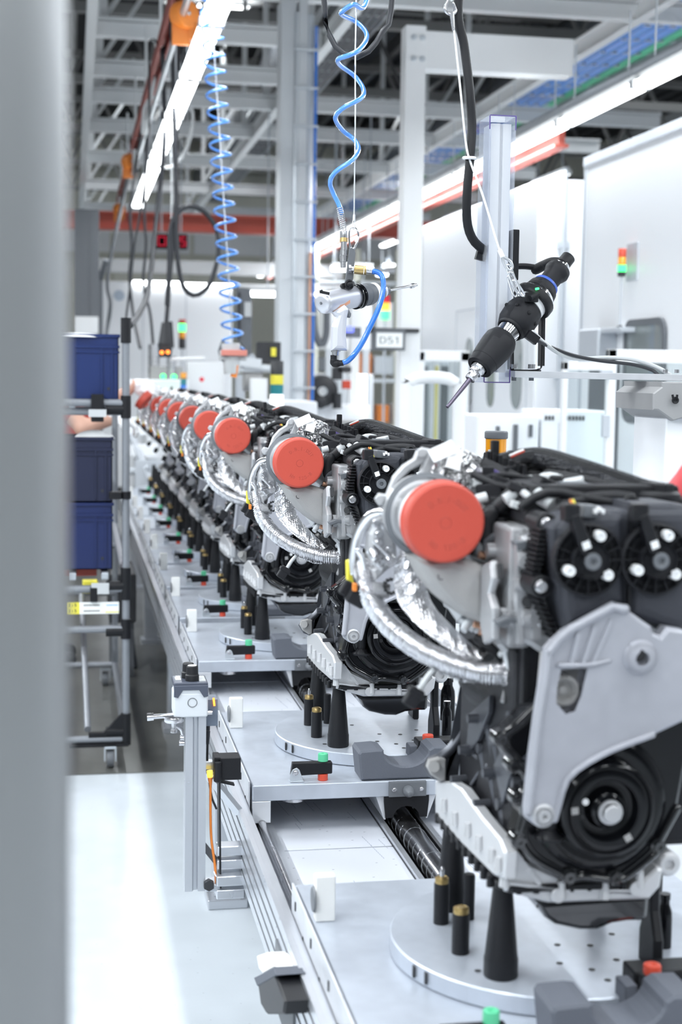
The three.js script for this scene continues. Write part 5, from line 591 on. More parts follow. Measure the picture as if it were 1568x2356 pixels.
{
  const t = T('machine_cabinet', 'tall white machine enclosure with slot windows in its door, behind the sensor bar', 'machine');
  P(t, 'enclosure', [span(3.43, 5.8, .06, 3.09, -14.5, -10.76, .02)], M.machine, 'white enclosure'); P(t, 'plinth', span(3.46, 5.7, 0, .06, -14.4, -10.8), M.dark); P(t, 'corner_tube', [cy([3.62, .1, -10.72], [3.62, 3.15, -10.72], .02, .02, 10), cy([3.62, .1, -10.72], [3.75, .1, -10.72], .02, .02, 8), ...[.9, 1.62, 2.6].map((y) => bx(.09, .05, .03, 3.62, y, -10.72))], M.galv, 'grey lifting tube');
  for (const [a, b, y0, y1] of [[-12.75, -12.5, 1.36, 1.95], [-12.05, -11.8, 1.36, 1.95], [-11.35, -11.05, 1.36, 1.95]]) { const m = (a + b) / 2, h = (b - a) / 2 - .02; const q = []; for (let i = 0; i <= 8; i++) q.push([m + h * Math.cos(Math.PI * i / 8), y1 - h + h * Math.sin(Math.PI * i / 8)]); for (let i = 0; i <= 8; i++) q.push([m - h * Math.cos(Math.PI * i / 8), y0 + h - h * Math.sin(Math.PI * i / 8)]); P(t, 'slot_window', exX(q, 3.42, 3.436, .003), M.windowDark, 'tall rounded slot window'); }
  for (const [z, y, h] of [[-11.6, .95, .26], [-12.3, 1.2, .05], [-11.0, 1.15, .06], [-11.9, .8, .2]]) P(t, 'door_handle', span(3.41, 3.44, y - h / 2, y + h / 2, z - .03, z + .03), M.machineGrey); P(t, 'door_seam', [span(3.426, 3.433, .1, 2.2, -13.1, -13.085, 0), span(3.426, 3.433, .1, 2.2, -10.95, -10.935, 0), span(3.426, 3.433, 2.19, 2.2, -13.1, -10.95, 0)], M.machineGrey);
}
{
  const t = T('glazed_door', 'white framed glazed door with a yellow upright behind it, between portal post and slot windows', 'door');
  P(t, 'door_frame', [span(2.93, 3.0, 0, 1.82, -12.6, -12.5), span(3.32, 3.40, 0, 1.82, -12.6, -12.5), span(2.93, 3.40, 1.74, 1.83, -12.6, -12.5), span(2.93, 3.4, .8, .86, -12.6, -12.5)], M.white, 'white door frame'); P(t, 'glass_pane', span(3.0, 3.32, .05, 1.74, -12.56, -12.55, 0), M.glass, 'glass pane'); P(t, 'back_panel', [span(3.0, 3.04, .05, 1.74, -12.95, -12.9), span(3.1, 3.15, .05, 1.74, -12.95, -12.9), span(3.25, 3.32, .05, 1.74, -12.95, -12.9)], M.machineGrey); P(t, 'yellow_upright', span(3.15, 3.18, .05, 1.7, -12.75, -12.72), mat([.75, .66, .25], .5), 'yellow upright'); P(t, 'inner_post', [span(3.04, 3.1, .05, 1.7, -12.85, -12.8), span(3.23, 3.29, .05, 1.7, -12.85, -12.8)], M.mid, 'dark inner post');
}
{
  const t = T('handrail', 'bent white tube handrail in front of the white machine wall', 'handrail');
  P(t, 'rail_tube', tb([[1.575, 0, -6.95], [1.575, 1.45, -6.95], [1.585, 1.57, -6.95], [1.64, 1.605, -6.95], [1.77, 1.605, -6.95], [1.825, 1.57, -6.95], [1.84, 1.45, -6.95], [1.84, 0, -6.95]], .031, 90, 14), M.white, 'white bent tube'); P(t, 'foot_plate', [bx(.12, .01, .12, 1.575, .005, -6.95), bx(.12, .01, .12, 1.84, .005, -6.95)], M.galv);
}
{
  const t = T('guard_fence', 'white framed clear safety screen standing before the rounded machine window', 'screen');
  P(t, 'frame', [span(2.57, 2.60, 0, 1.70, -7.6, -7.56), span(2.82, 2.87, 0, 1.77, -7.6, -7.56), span(3.36, 3.41, 0, 1.77, -7.6, -7.56), span(2.82, 3.41, 1.70, 1.77, -7.6, -7.56), span(2.57, 2.83, 1.655, 1.70, -7.6, -7.56), span(2.57, 3.41, .1, .15, -7.6, -7.56)], M.white, 'white frame'); P(t, 'clear_panel', span(2.87, 3.36, .15, 1.70, -7.585, -7.58, 0), M.glass, 'clear panel'); P(t, 'clear_panel', span(2.60, 2.82, .15, 1.655, -7.585, -7.58, 0), M.glass, 'clear panel'); P(t, 'latch', [span(2.77, 2.84, 1.62, 1.66, -7.56, -7.53), span(2.79, 2.83, 1.3, 1.42, -7.56, -7.53)], M.machineGrey, 'grey latch');
}
{
  const t = T('low_cabinet', 'waist-high white control cabinet with dark vent slots, under the bracket arm', 'cabinet');
  P(t, 'body', span(2.60, 2.99, .05, 1.43, -8.4, -8.0, .01), M.machine, 'white cabinet'); for (const [a, b] of [[2.62, 2.69], [2.72, 2.87]]) P(t, 'vent', [...Array(Math.round((b - a) / .02))].map((_, i) => span(a + i * .02, a + i * .02 + .012, 1.375, 1.40, -7.999, -7.995, 0)), M.dark, 'row of vent slots'); P(t, 'door_seam', [span(2.70, 2.704, .1, 1.36, -7.9995, -7.997, 0)], M.machineGrey); P(t, 'plinth', span(2.62, 2.97, 0, .05, -8.38, -8.04), M.dark);
}
{
  const t = T('low_cabinet', 'pale electrical cabinet with a dark upright handle beside the amber beacon', 'cabinet');
  P(t, 'body', span(2.22, 2.58, .05, 1.40, -8.35, -7.98, .01), M.machine); P(t, 'handle', [span(2.43, 2.455, 1.20, 1.35, -7.98, -7.965), span(2.405, 2.43, 1.06, 1.20, -7.98, -7.965), span(2.33, 2.35, 1.28, 1.34, -7.98, -7.965), span(2.52, 2.54, 1.28, 1.35, -7.98, -7.965)], M.mid, 'dark handle'); P(t, 'plinth', span(2.24, 2.56, 0, .05, -8.33, -8.0), M.dark);
}
function tower(name, label, pos, r, cells, pole, group) { // stacked signal lamp, cells from the top: [material, height]
  pole ??= pos[1] - cells.reduce((q, v) => q + v[1], 0); const t = T('signal_tower', label, 'signal light', pos, 0, group); let y = 0; for (const [m, h, l] of cells) { P(t, 'lamp_segment', rev([[0, y], [r, y - .001], [r, y - h + .001], [r * .95, y - h], [0, y - h]], [0, 0, 0], Yv, 20), m, l); y -= h; } P(t, 'pole', [cy([0, y - pole, 0], [0, y, 0], r * .28, r * .28, 8)], M.machineGrey, 'thin pole'); P(t, 'foot', [rev([[r * .9, y - pole], [r * .9, y - pole + .02], [r * .3, y - pole + .03]], [0, 0, 0], Yv, 14)], M.dark); return t;
}
tower('s', 'red, orange and lit green signal tower on the white enclosure with the rounded window', [3.37,2.4186,-8.846], .025, [[M.red, .052, 'red segment'], [M.amber, .05, 'orange segment'], [M.ledGreen, .04, 'lit green segment'], [M.dark, .03, 'black base']], .33);
tower('s', 'signal tower with a lit white-green lamp before the far white cabinet', [1.2742,2.226,-17.5], .04, [[M.red, .05, 'red segment'], [M.ledGreen, .09, 'lit pale green segment'], [M.amber, .08], [M.dark, .12, 'black base']]);
tower('s', 'small signal tower with red, orange and green lamps near the station sign', [4.227,2.6933,-20], .06, [[M.ledRed, .1, 'lit red segment'], [M.ledOrange, .1, 'lit orange segment'], [M.ledGreen, .12, 'lit green segment']]);
tower('s', 'thick signal column of black, yellow, teal and lit white segments beside the pale boxed post', [1.2334,1.6929,-9], .04, [[M.dark, .085, 'black segment'], [M.yellow, .06, 'yellow segment'], [M.teal, .06, 'teal segment'], [M.ledWhite, .07, 'lit white segment']]);
tower('s', 'signal tower with orange, teal and blue segments just above the worker’s glove', [.908,1.6114,-12.3], .026, [[M.amber, .05], [M.teal, .05], [M.blue, .05]]);
{ // station sign
  const t = T('station_sign', 'white station sign reading D51 in a dark frame beside the portal post', 'sign');
  const c = document.createElement('canvas'); c.width = 256; c.height = 192; const x = c.getContext('2d'); x.fillStyle = '#f4f6f6'; x.fillRect(0, 0, 256, 192); x.fillStyle = '#55605f'; x.font = '120px sans-serif'; x.textAlign = 'center'; x.textBaseline = 'middle'; x.fillText('D51', 128, 100); const tx = new THREE.CanvasTexture(c); tx.colorSpace = THREE.SRGBColorSpace;
  const a = [2.026,1.9,-9.85], b = [2.2082,1.8009,-9.85], w = b[0] - a[0], h = a[1] - b[1]; P(t, 'sign_frame', [span(a[0] - .03, b[0] + .02, b[1] - .02, a[1] + .025, -9.9, -9.862)], M.mid, 'dark frame'); const pl = P(t, 'sign_plate', new THREE.PlaneGeometry(w, h).translate(a[0] + w / 2, b[1] + h / 2, -9.855), mat([1, 1, 1], .4, 0, { map: tx }), 'white sign plate', true); P(t, 'clamp_rod', [cy([a[0] - .06, a[1] + .02, -9.88], [b[0] + .13, a[1] + .02, -9.94], .014), cy([a[0] - .045, a[1] + .02, -9.87], [a[0] - .045, a[1] + .02, -9.83], .025)], M.dark, 'clamp rod');
}
{ // red digit display
  const t = T('digit_display', 'black counter display with glowing red digits 0 35 hanging from the red cross beam', 'display'), a = [1.0624,3.384,-19.4], b = [1.4763,3.197,-19.4], w = b[0] - a[0], h = a[1] - b[1];
  P(t, 'display_case', span(a[0], b[0], b[1], a[1], -19.52, -19.4), mat([.004, .004, .005], .9, 0, { specularIntensity: .2 }), 'black case'); const segs = { 0: 'abcdef', 3: 'abcdg', 5: 'acdfg' }, dw = w * .2, dh = h * .66, s = dh * .1;
  [['0', .08], ['3', .56], ['5', .78]].forEach(([ch, f]) => { const x0 = a[0] + w * f, y0 = b[1] + h * .17, g = [], B = (xa, xb, ya, yb) => g.push(span(x0 + xa, x0 + xb, y0 + ya, y0 + yb, -19.4, -19.39, 0)); const k = ch === '0' ? 1.25 : .85, W = dw * k; for (const q of segs[ch]) ({ a: () => B(0, W, dh - s, dh), d: () => B(0, W, 0, s), g: () => B(0, W, dh / 2 - s / 2, dh / 2 + s / 2), b: () => B(W - s, W, dh / 2, dh), c: () => B(W - s, W, 0, dh / 2), f: () => B(0, s, dh / 2, dh), e: () => B(0, s, 0, dh / 2) })[q](); P(t, 'digit', g, M.ledRed, 'glowing red digit'); });
  P(t, 'hanger_rod', [cy([a[0] + w * .2, a[1], -19.46], [a[0] + w * .2, 4.6, -19.46], .012), cy([a[0] + w * .8, a[1], -19.46], [a[0] + w * .8, 4.6, -19.46], .012)], M.galv);
  const L = new THREE.PointLight(0xff2030, .05, 3); L.position.set(a[0] + w / 2, b[1] + h / 2, -19.3); L.castShadow = true; scene.add(L);
}
// red cross beam and gantries at the far end
S('steel_cross_beam', [span(-.4, 8, 3.86, 4.1, -24.1, -23.98), span(-.4, 8, 3.84, 3.87, -24.2, -23.9), span(-.4, 8, 4.09, 4.12, -24.2, -23.9)], M.redSteel);
S('steel_cross_beam', [span(3.52, 3.57, 3.32, 3.43, -27, -10.6), span(3.49, 3.60, 3.30, 3.325, -27, -10.6)], M.redSteel);
S('steel_gantry', [span(.3, 4, 3.05, 3.24, -22.2, -22), span(.3, 4, 2.88, 2.92, -22.2, -22), span(.3, .4, 0, 3.1, -22.2, -22.1), span(3.9, 4, 0, 3.1, -22.2, -22.1)], M.white); S('steel_gantry', [span(.2, 6, 3.42, 3.5, -26.2, -26)], M.frameGrey);
{
  const t = T('white_cabinet', 'wide white machine housing closing the far end of the line under a row of tubes', 'machine');
  P(t, 'housing', span(.375, 2.13, .05, 2.80, -21.5, -20, .03), M.machine, 'white housing'); P(t, 'seam', [span(.93, .94, .1, 2.75, -20, -19.995, 0), span(1.5, 1.51, .1, 2.75, -20, -19.995, 0)], M.machineGrey); P(t, 'plinth', span(.4, 2.1, 0, .05, -21.4, -20.05), M.dark); P(t, 'emblem', rev([[.07, 0], [.07, .004], [0, .004]], [.6211,2.61,-19.99], Zv, 24), mat([.5, .58, .68], .5), 'pale round emblem');
  P(t, 'strip_light', [span(.80, 1.42, 2.755, 2.81, -19.98, -19.93, .01), span(1.45, 2.13, 2.74, 2.795, -19.98, -19.93, .01)], M.tube, 'glowing strip light');
}
{ const L = new THREE.RectAreaLight(LAMP_COLOR, 10, 1.3, .05); L.position.set(1.45, 2.77, -19.9); L.rotation.y = Math.PI; scene.add(L); }
{
  const t = T('steel_cupboard', 'tall dark grey cupboard with a pale middle panel beyond the rack', 'cupboard');
  P(t, 'upper_case', [span(.03, .17, 2.15, 3.2, -15.4, -15), span(.17, .27, 2.15, 3.2, -15.4, -15.02)], M.mid, 'dark upper case'); P(t, 'middle_panel', span(.03, .26, 1.98, 2.15, -15.4, -15.0), M.white); P(t, 'lower_case', span(.03, .26, 0, 1.98, -15.4, -15.0), M.dark); P(t, 'side_strut', [span(.27, .31, 0, 2.62, -15.3, -15.2), rod([.29, 2.55, -15.2], [.34, 2.72, -15.1], .05)], M.mid);
}
{
  const t = T('monitor', 'dark flat monitor seen edge-on, mounted near the pale boxed post', 'monitor'); P(t, 'case', [exZ([[1.4227,2.3625],[1.5412,2.3503],[1.5576,2.2148],[1.5537,1.7599],[1.5234,1.7138],[1.484,1.8348],[1.4299,1.9097]], -13.1, -13.0, .01)], M.mid, 'dark case'); P(t, 'screen_edge', exZ([[1.4257,2.3169],[1.4486,2.3175],[1.4517,1.9098],[1.4286,1.9284]], -13.0, -12.98, .002), M.dark); P(t, 'sticker', bx(.06, .13, .01).translate(...[1.5174,2.1678,-12.98]), M.cableGrey, 'pale sticker'); P(t, 'stand_arm', [rod([1.523,1.7594,-13], [1.6009,1.6464,-13], .1, .06), cy([1.4929,1.6829,-13], [1.6392,1.666,-13], .05), span(1.42, 1.5, 0, 1.6, -13.1, -13)], M.machineGrey);
}
// ---------- stations beyond the engines ----------
function station(label, x0, x1, y1, z, bits) {
  const t = T('machine_station', label, 'machine'); P(t, 'base_cabinet', span(x0, x1, .05, y1, z - .6, z, .015), M.machine, 'white base cabinet'); P(t, 'plinth', span(x0 + .03, x1 - .03, 0, .05, z - .58, z - .03), M.dark); P(t, 'door_seam', [span((x0 + x1) / 2 - .003, (x0 + x1) / 2 + .003, .1, y1 - .06, z, z + .003, 0)], M.machineGrey);
  for (const [n, g, m, l] of bits) P(t, n, g, m, l); return t;
}
station('pale machine station with a yellow marked black box and a clamp arm below the monitor', 1.16, 1.72, 1.42, -10.4, [['black_box', bx(.16, .15, .12).translate(...[1.3498,1.7569,-10.3]), M.dark, 'black box'], ['yellow_mark', bx(.035, .06, .01).translate(...[1.3757,1.7624,-10.22]), M.yellow, 'yellow mark'], ['clamp_arm', [cy([1.1654,1.6633,-10.2], [1.3468,1.648,-10.2], .025), rod([1.1351,1.6927,-10.2], [1.2859,1.683,-10.2], .06), bx(.22, .05, .1).translate(...[1.247,1.6466,-10.25])], M.frameGrey], ['motor', [cy([1.1775,1.5793,-10.3], [1.2995,1.5749,-10.3], .09, .09, 20), cy([1.2226,1.6403,-10.3], [1.2222,1.6946,-10.3], .05, .05, 16)], M.castGrey], ['status_light', new THREE.SphereGeometry(.017, 14, 10).translate(...[1.23,1.4582,-10]), M.ledGreen, 'lit green button'], ['post', [span(1.19, 1.30, 1.0, 1.58, -10.05, -9.95)], M.white]]);
station('white machine station with two lit green buttons behind the worker', .62, .98, 1.55, -12.6, [['upper_unit', [span(.66, .94, 1.55, 1.66, -13.1, -12.8)], M.castGrey], ['status_light', new THREE.SphereGeometry(.022, 14, 10).translate(...[.7523,1.5762,-12.5]), M.ledGreen, 'lit green button'], ['status_light', new THREE.SphereGeometry(.022, 14, 10).translate(...[.8429,1.5738,-12.5]), M.ledGreen, 'lit green button'], ['cylinder', [cy([.7, 1.6, -12.9], [.7, 1.85, -12.9], .05), cy([.84, 1.55, -12.8], [.84, 1.75, -12.8], .04)], M.steel], ['red_button', new THREE.SphereGeometry(.02, 12, 8).translate(...[1.0676,1.5556,-12.4]), M.ledRed, 'lit red button'], ['panel', [span(.98, 1.3, 1.2, 1.7, -13, -12.9)], M.white]]);
station('white machining cell with a dark round chuck and a red part', 1.93, 2.55, 1.35, -12.6, [['upper_frame', [span(1.95, 2.02, 1.35, 2.3, -13.1, -13.0), span(2.44, 2.52, 1.35, 2.3, -13.1, -13.0), span(1.95, 2.52, 2.22, 2.3, -13.1, -13.0)], M.white], ['chuck', [rev([[.04, .05], [.13, .05], [.14, 0], [.14, -.1]], [2.1099,1.4678,-12.55], Zv, 28), rev([[.0, .07], [.05, .06], [.055, .05]], [2.0838,1.3756,-12.5], Zv, 20)], M.dark, 'dark round chuck'], ['face', rev([[.1, 0], [.11, -.06]], [2.057,1.4124,-12.5], Zv, 24), M.cableGrey], ['red_part', [bx(.07, .07, .06).translate(...[2.3123,1.5266,-12.5])], M.red, 'red part'], ['lit_panel', span(2.42, 2.5, 1.28, 1.62, -12.55, -12.53, 0), M.ledWhite, 'lit white panel'], ['hose_loop', tb([[2.0732,2.2175,-12.8],[2.0837,1.9925,-12.8],[2.1391,1.8617,-12.8],[2.184,1.9567,-12.8],[2.1893,2.1449,-12.8]], .03, 24, 8), M.mid, 'dark hose loop'], ['screen', bx(.16, .09, .05).translate(...[2.3888,1.9769,-12.7]), M.mid, 'dark screen'], ['screen_glow', bx(.07, .05, .01).translate(...[2.3637,2.0013,-12.65]), M.ledBlue, 'violet lit readout'], ['tool_bits', [bx(.12, .05, .1).translate(...[2.306,1.6563,-12.6]), bx(.08, .1, .1).translate(...[2.2494,1.6182,-12.6]), cy([2.2338,1.4514,-12.5], [2.2356,1.3214,-12.5], .04)], M.dark]]);
station('tall pale machine column with upright profiles under the station sign', 2.36, 2.86, 1.62, -14.0, [['upright_profile', [0, 1, 2, 3].map((i) => span(2.38 + i * .12, 2.44 + i * .12, .1, 1.85, -14.0, -13.94)), M.frameGrey], ['head', span(2.4, 2.84, 1.85, 2.35, -14.5, -14.05), M.white]]);
station('low white bench of machine parts behind the engines', 1.35, 1.92, 1.12, -9.2, [['parts', [cy([1.5, 1.12, -9.4], [1.5, 1.3, -9.4], .07), bx(.16, .2, .2, 1.75, 1.22, -9.45), cy([1.62, 1.12, -9.3], [1.62, 1.25, -9.3], .05)], M.castGrey]]);
{ const t = T('shelf_rack', 'cream upright posts and shelves of parts in the distance left of the portal post', 'rack'); P(t, 'upright', [3.4, 4.0, 4.6, 5.2].map((x) => span(x, x + .07, 0, 3.4, -21.1, -21)), mat([.72, .72, .62], .5), 'cream upright'); for (const y of [.8, 1.5, 2.2, 2.9]) P(t, 'shelf', span(3.4, 5.27, y, y + .05, -21.6, -21), M.frameGrey); const c = [M.white, M.mid, M.castGrey, M.orangeWire, M.machineGrey]; for (let i = 0; i < 18; i++) P(t, 'stored_part', bx(rr(.15, .3), rr(.2, .5), .3, 3.55 + (i % 6) * .3, .85 + Math.floor(i / 6) * .7 + .2, -21.2), c[i % 5]); }
for (const [x, y, z, w, i] of [[2.45, 2.53, -17.3, 1.0, 'first'], [3.6, 2.62, -19.4, .8, 'second'], [3.25, 2.85, -17.3, .5, 'third']]) { const t = T('strip_light', `short bright horizontal tube in the distance behind the pale boxed post, ${i} towards the portal`, 'light', [x, y, z], 0, 'distant short tubes'); P(t, 'diffuser', bx(w, .06, .06, 0, 0, 0, .02), M.tube, 'glowing tube'); P(t, 'housing', bx(w, .03, .08, 0, .05, 0), M.white); P(t, 'hanger', [cy([-.2, .06, 0], [-.2, 4.64 - y, 0], .008), cy([.2, .06, 0], [.2, 4.64 - y, 0], .008)], M.galv); const L = new THREE.RectAreaLight(LAMP_COLOR, 12, w, .06); L.position.set(x, y - .04, z); L.rotation.x = -Math.PI / 2; scene.add(L); }
for (const [px, l] of [[[6.412,3.833,-30], 'first'], [[6.261,3.626,-30], 'second'], [[1.2394,4.668,-30], 'third']]) { const t = T('high_bay_lamp', `round bright hall lamp far behind the line, ${l} of the three`, 'light', px, 0, 'distant hall lamps'); P(t, 'lens', rev([[.11, 0], [.12, .03], [.0, .03]], [0, 0, 0], Yv, 20), M.tube, 'glowing lens'); P(t, 'reflector', rev([[.13, .03], [.08, .16], [.03, .2]], [0, 0, 0], Yv, 20), M.galv); P(t, 'hanger', cy([0, .2, 0], [0, 5.6 - px[1], 0], .012), M.galv); const L = new THREE.PointLight(0xf4faff, 6, 8); L.position.set(px[0], px[1] - .08, px[2]); L.castShadow = true; scene.add(L); }
// ---------- hanging hoses and cables further along ----------
{
  const t = T('coiled_hose', 'pale blue coiled air hose hanging over the far engines, its coils stretched tight', 'hose'), pts = []; const z0 = -7.6; for (let i = 0; i <= 300; i++) { const s = i / 300, a = s * 26 * 6.283, yy = 3.86 - s * 2.12, xx = .66 + s * .155; pts.push([xx + .052 * Math.cos(a), yy, z0 + .052 * Math.sin(a)]); } P(t, 'hose', tb(pts, .007, 620, 7), M.blueLight, 'blue coil'); P(t, 'inner_wire', tb([[.66, 3.9, z0], [.815, 1.72, z0]], .004, 10, 6), M.wire);
}
{
  const t = T('air_tool', 'pale air tool with red band and orange tail under the far coiled hose', 'air tool'); P(t, 'body', [cy([.8003,1.7666,-7.6], [.8081,1.6114,-7.6], .05, .04), bx(.14, .05, .06).translate(...[.8119,1.7047,-7.6])], M.cableGrey); P(t, 'red_band', bx(.13, .03, .05).translate(...[.8142,1.7176,-7.56]), mat([.7, .25, .2], .5), 'red band'); P(t, 'orange_tail', rod([.8235,1.656,-7.58], [.815,1.5938,-7.58], .03), M.orange, 'orange tail'); P(t, 'grip', tb([[.7602,1.7659,-7.6],[.747,1.7258,-7.6],[.7652,1.6818,-7.6],[.7921,1.6645,-7.6]], .012), M.mid);
}
const cab = (pts, r, m, label) => O('hanging_cable', tb([[.65, 3.93, pts[0][2]], ...pts], r, 90, 8), m, label, 'cable');
cab([[.6668,3.299,-11],[.6178,2.7991,-11],[.5491,2.3784,-10.4],[.4692,2.0945,-9.5],[.3493,1.9153,-8],[.2428,1.8132,-6.4]], .017, M.cable, 'thick black cable swinging down to the top joint of the rack');
cab([[.7588,3.981,-11],[.7515,3.364,-11],[.7503,2.8035,-11],[.7076,2.2995,-11],[.6955,2.1096,-11],[.6709,1.8849,-10.9]], .017, M.cable, 'black cable running straight down to the dark tool with orange lights');
cab([[.6845,2.8381,-10],[.6887,2.468,-10],[.7243,2.211,-10],[.8029,2.1266,-10],[.8986,2.1865,-10],[.9531,2.332,-10],[.9699,2.4475,-10],[.9516,2.5761,-10],[.8727,2.6794,-10],[.7742,2.7161,-10],[.6937,2.6679,-10],[.6481,2.5524,-10],[.6402,2.295,-10],[.6265,2.065,-10]], .016, M.cable, 'black cable forming a wide round loop beside the red digits');
cab([[.5633,3.478,-12],[.5698,3.68,-12],[.6378,3.771,-12],[.7266,3.748,-12],[.8365,3.659,-12],[.9395,3.697,-12],[.9437,3.528,-12],[.8893,3.356,-12],[.8036,3.244,-12],[.7006,3.234,-12],[.5977,3.311,-12]], .014, M.cableGrey, 'grey cable looping across the glowing tube row');
cab([[.5621,3.971,-11],[.557,3.356,-11],[.517,2.9204,-11],[.4546,2.544,-11],[.4234,2.261,-11],[.3921,2.0084,-11]], .008, M.cable, 'thin dark cable hanging past the orange balancer');
cab([[.5385,3.112,-14],[.5547,2.7953,-14],[.5309,2.4756,-14],[.5632,2.1559,-14],[.5829,1.8197,-13]], .014, M.cable, 'dark cable dropping from the smallest orange balancer');
cab([[.6186,3.01,-13],[.6339,2.7148,-13],[.6121,2.3803,-13],[.6685,2.1206,-13],[.6952,1.8591,-13]], .012, M.cable, 'dark cable dropping beside the black display');
cab([[.7025,3.657,-9],[.7185,3.532,-9],[.7242,3.406,-9],[.7039,3.345,-9],[.6677,3.378,-9],[.6519,3.478,-9],[.6823,3.58,-9]], .009, M.cable, 'small black cable loop below the largest orange balancer');
cab([[.3879,2.6834,-16],[.4059,2.3189,-16],[.3692,2.0435,-16],[.3203,1.8445,-15]], .02, M.mid, 'grey cable hanging before the far white housing');
for (const [a, b, i] of [[[.7802,4.127,-12], [.7845,2.7734,-12], 'before the glowing tube row'], [[1.6953,3.864,-9], [2.8401,3.929,-9], '']].slice(0, 1)) O('hanging_wire', tb([a, b], .005, 8, 6), M.wire, 'thin steel wire hanging straight down ' + i, 'wire');
{ const t = T('hand_nutrunner', 'dark hanging nutrunner with two glowing orange lights over the far engines', 'power tool'); P(t, 'body', [cy([.6738,1.973,-10.9], [.6711,1.822,-10.9], .03, .05), cy([.6711,1.822,-10.9], [.6714,1.7211,-10.9], .055, .045), rod([.699,1.9814,-10.95], [.7123,1.7919,-10.95], .05)], M.dark, 'dark body'); for (const c of [[.6419,1.7545,-10.83], [.6858,1.7583,-10.83]]) P(t, 'orange_light', new THREE.SphereGeometry(.0135, 12, 8).translate(...c), M.ledOrange, 'glowing orange light'); P(t, 'front_bar', cy([.7093,1.7059,-10.9], [.9568,1.7192,-10.9], .014), M.white, 'pale bar'); }
// ---------- clutter between rack and line ----------
{ const t = T('machine_cover', 'pale machine arm and covers behind the rack beside the far engines', 'machine'); P(t, 'cover', [bx(.22, .09, .2).translate(...[.574,.9782,-12.15]), bx(.16, .14, .15).translate(...[.5337,1.171,-12.2])], M.machine); P(t, 'arm', [rod([.4665,1.1038,-12.1], [.6196,.7403,-12], .05), cy([.4667,.8037,-12.1], [.6194,.8459,-12], .03)], M.machineGrey); P(t, 'foot', span(.50, .72, 0, .9, -12.3, -12.0), M.machineGrey); }
{ const t = T('floor_box', 'dark box standing on the grey floor between rack and conveyor', 'box'); P(t, 'body', [span(.19, .33, .30, .56, -8.3, -7.75, .01)], M.dark, 'dark body'); P(t, 'stand', [span(.2, .23, 0, .3, -8.25, -8.2), span(.29, .32, 0, .3, -8.25, -8.2), span(.2, .23, 0, .3, -7.85, -7.8), span(.29, .32, 0, .3, -7.85, -7.8)], M.mid); }
// ---------- worker reaching over the line ----------
function blob(bones, cell, k = .02) { // one skin over tapered bones
  const lo = new THREE.Vector3(1e9, 1e9, 1e9), hi = new THREE.Vector3(-1e9, -1e9, -1e9); for (const [a, b, r, q] of bones) for (const [p, w] of [[a, r], [b, q]]) { lo.min(V(p).subScalar(w + cell * 3)); hi.max(V(p).addScalar(w + cell * 3)); }
  const size = hi.clone().sub(lo), s = Math.max(size.x, size.y, size.z), n = Math.min(170, Math.ceil(s / cell)), mc = new MarchingCubes(n, new THREE.MeshBasicMaterial(), false, false, 400000), c = lo.clone().add(hi).multiplyScalar(.5), P3 = new THREE.Vector3(), A = new THREE.Vector3(), AB = new THREE.Vector3(); mc.isolation = 0; const h = s / 2;
  const pre = bones.map(([a, b, r, q]) => { const d = V(b).sub(V(a)); return [V(a), d, Math.max(1e-9, d.lengthSq()), r, q]; });
  for (let z = 0; z < n; z++) for (let y = 0; y < n; y++) for (let x = 0; x < n; x++) { P3.set((x - n / 2) / (n / 2) * h + c.x, (y - n / 2) / (n / 2) * h + c.y, (z - n / 2) / (n / 2) * h + c.z); let d = 1e9; for (const [a, ab, l2, r, q] of pre) { A.copy(P3).sub(a); const t = Math.max(0, Math.min(1, A.dot(ab) / l2)); AB.copy(ab).multiplyScalar(t).sub(A); const e = AB.length() - (r + (q - r) * t); if (d > 1e8) d = e; else { const m = Math.max(k - Math.abs(d - e), 0) / k; d = Math.min(d, e) - m * m * k * .25; } } mc.field[x + y * n + z * n * n] = -d; }
  mc.update(); const g = new THREE.BufferGeometry(), cnt = mc.count ?? mc.geometry.drawRange.count; g.setAttribute('position', new THREE.BufferAttribute(mc.positionArray.slice(0, cnt * 3), 3)); g.setAttribute('normal', new THREE.BufferAttribute(mc.normalArray.slice(0, cnt * 3), 3)); g.scale(h, h, h); g.translate(c.x, c.y, c.z); return g;
}
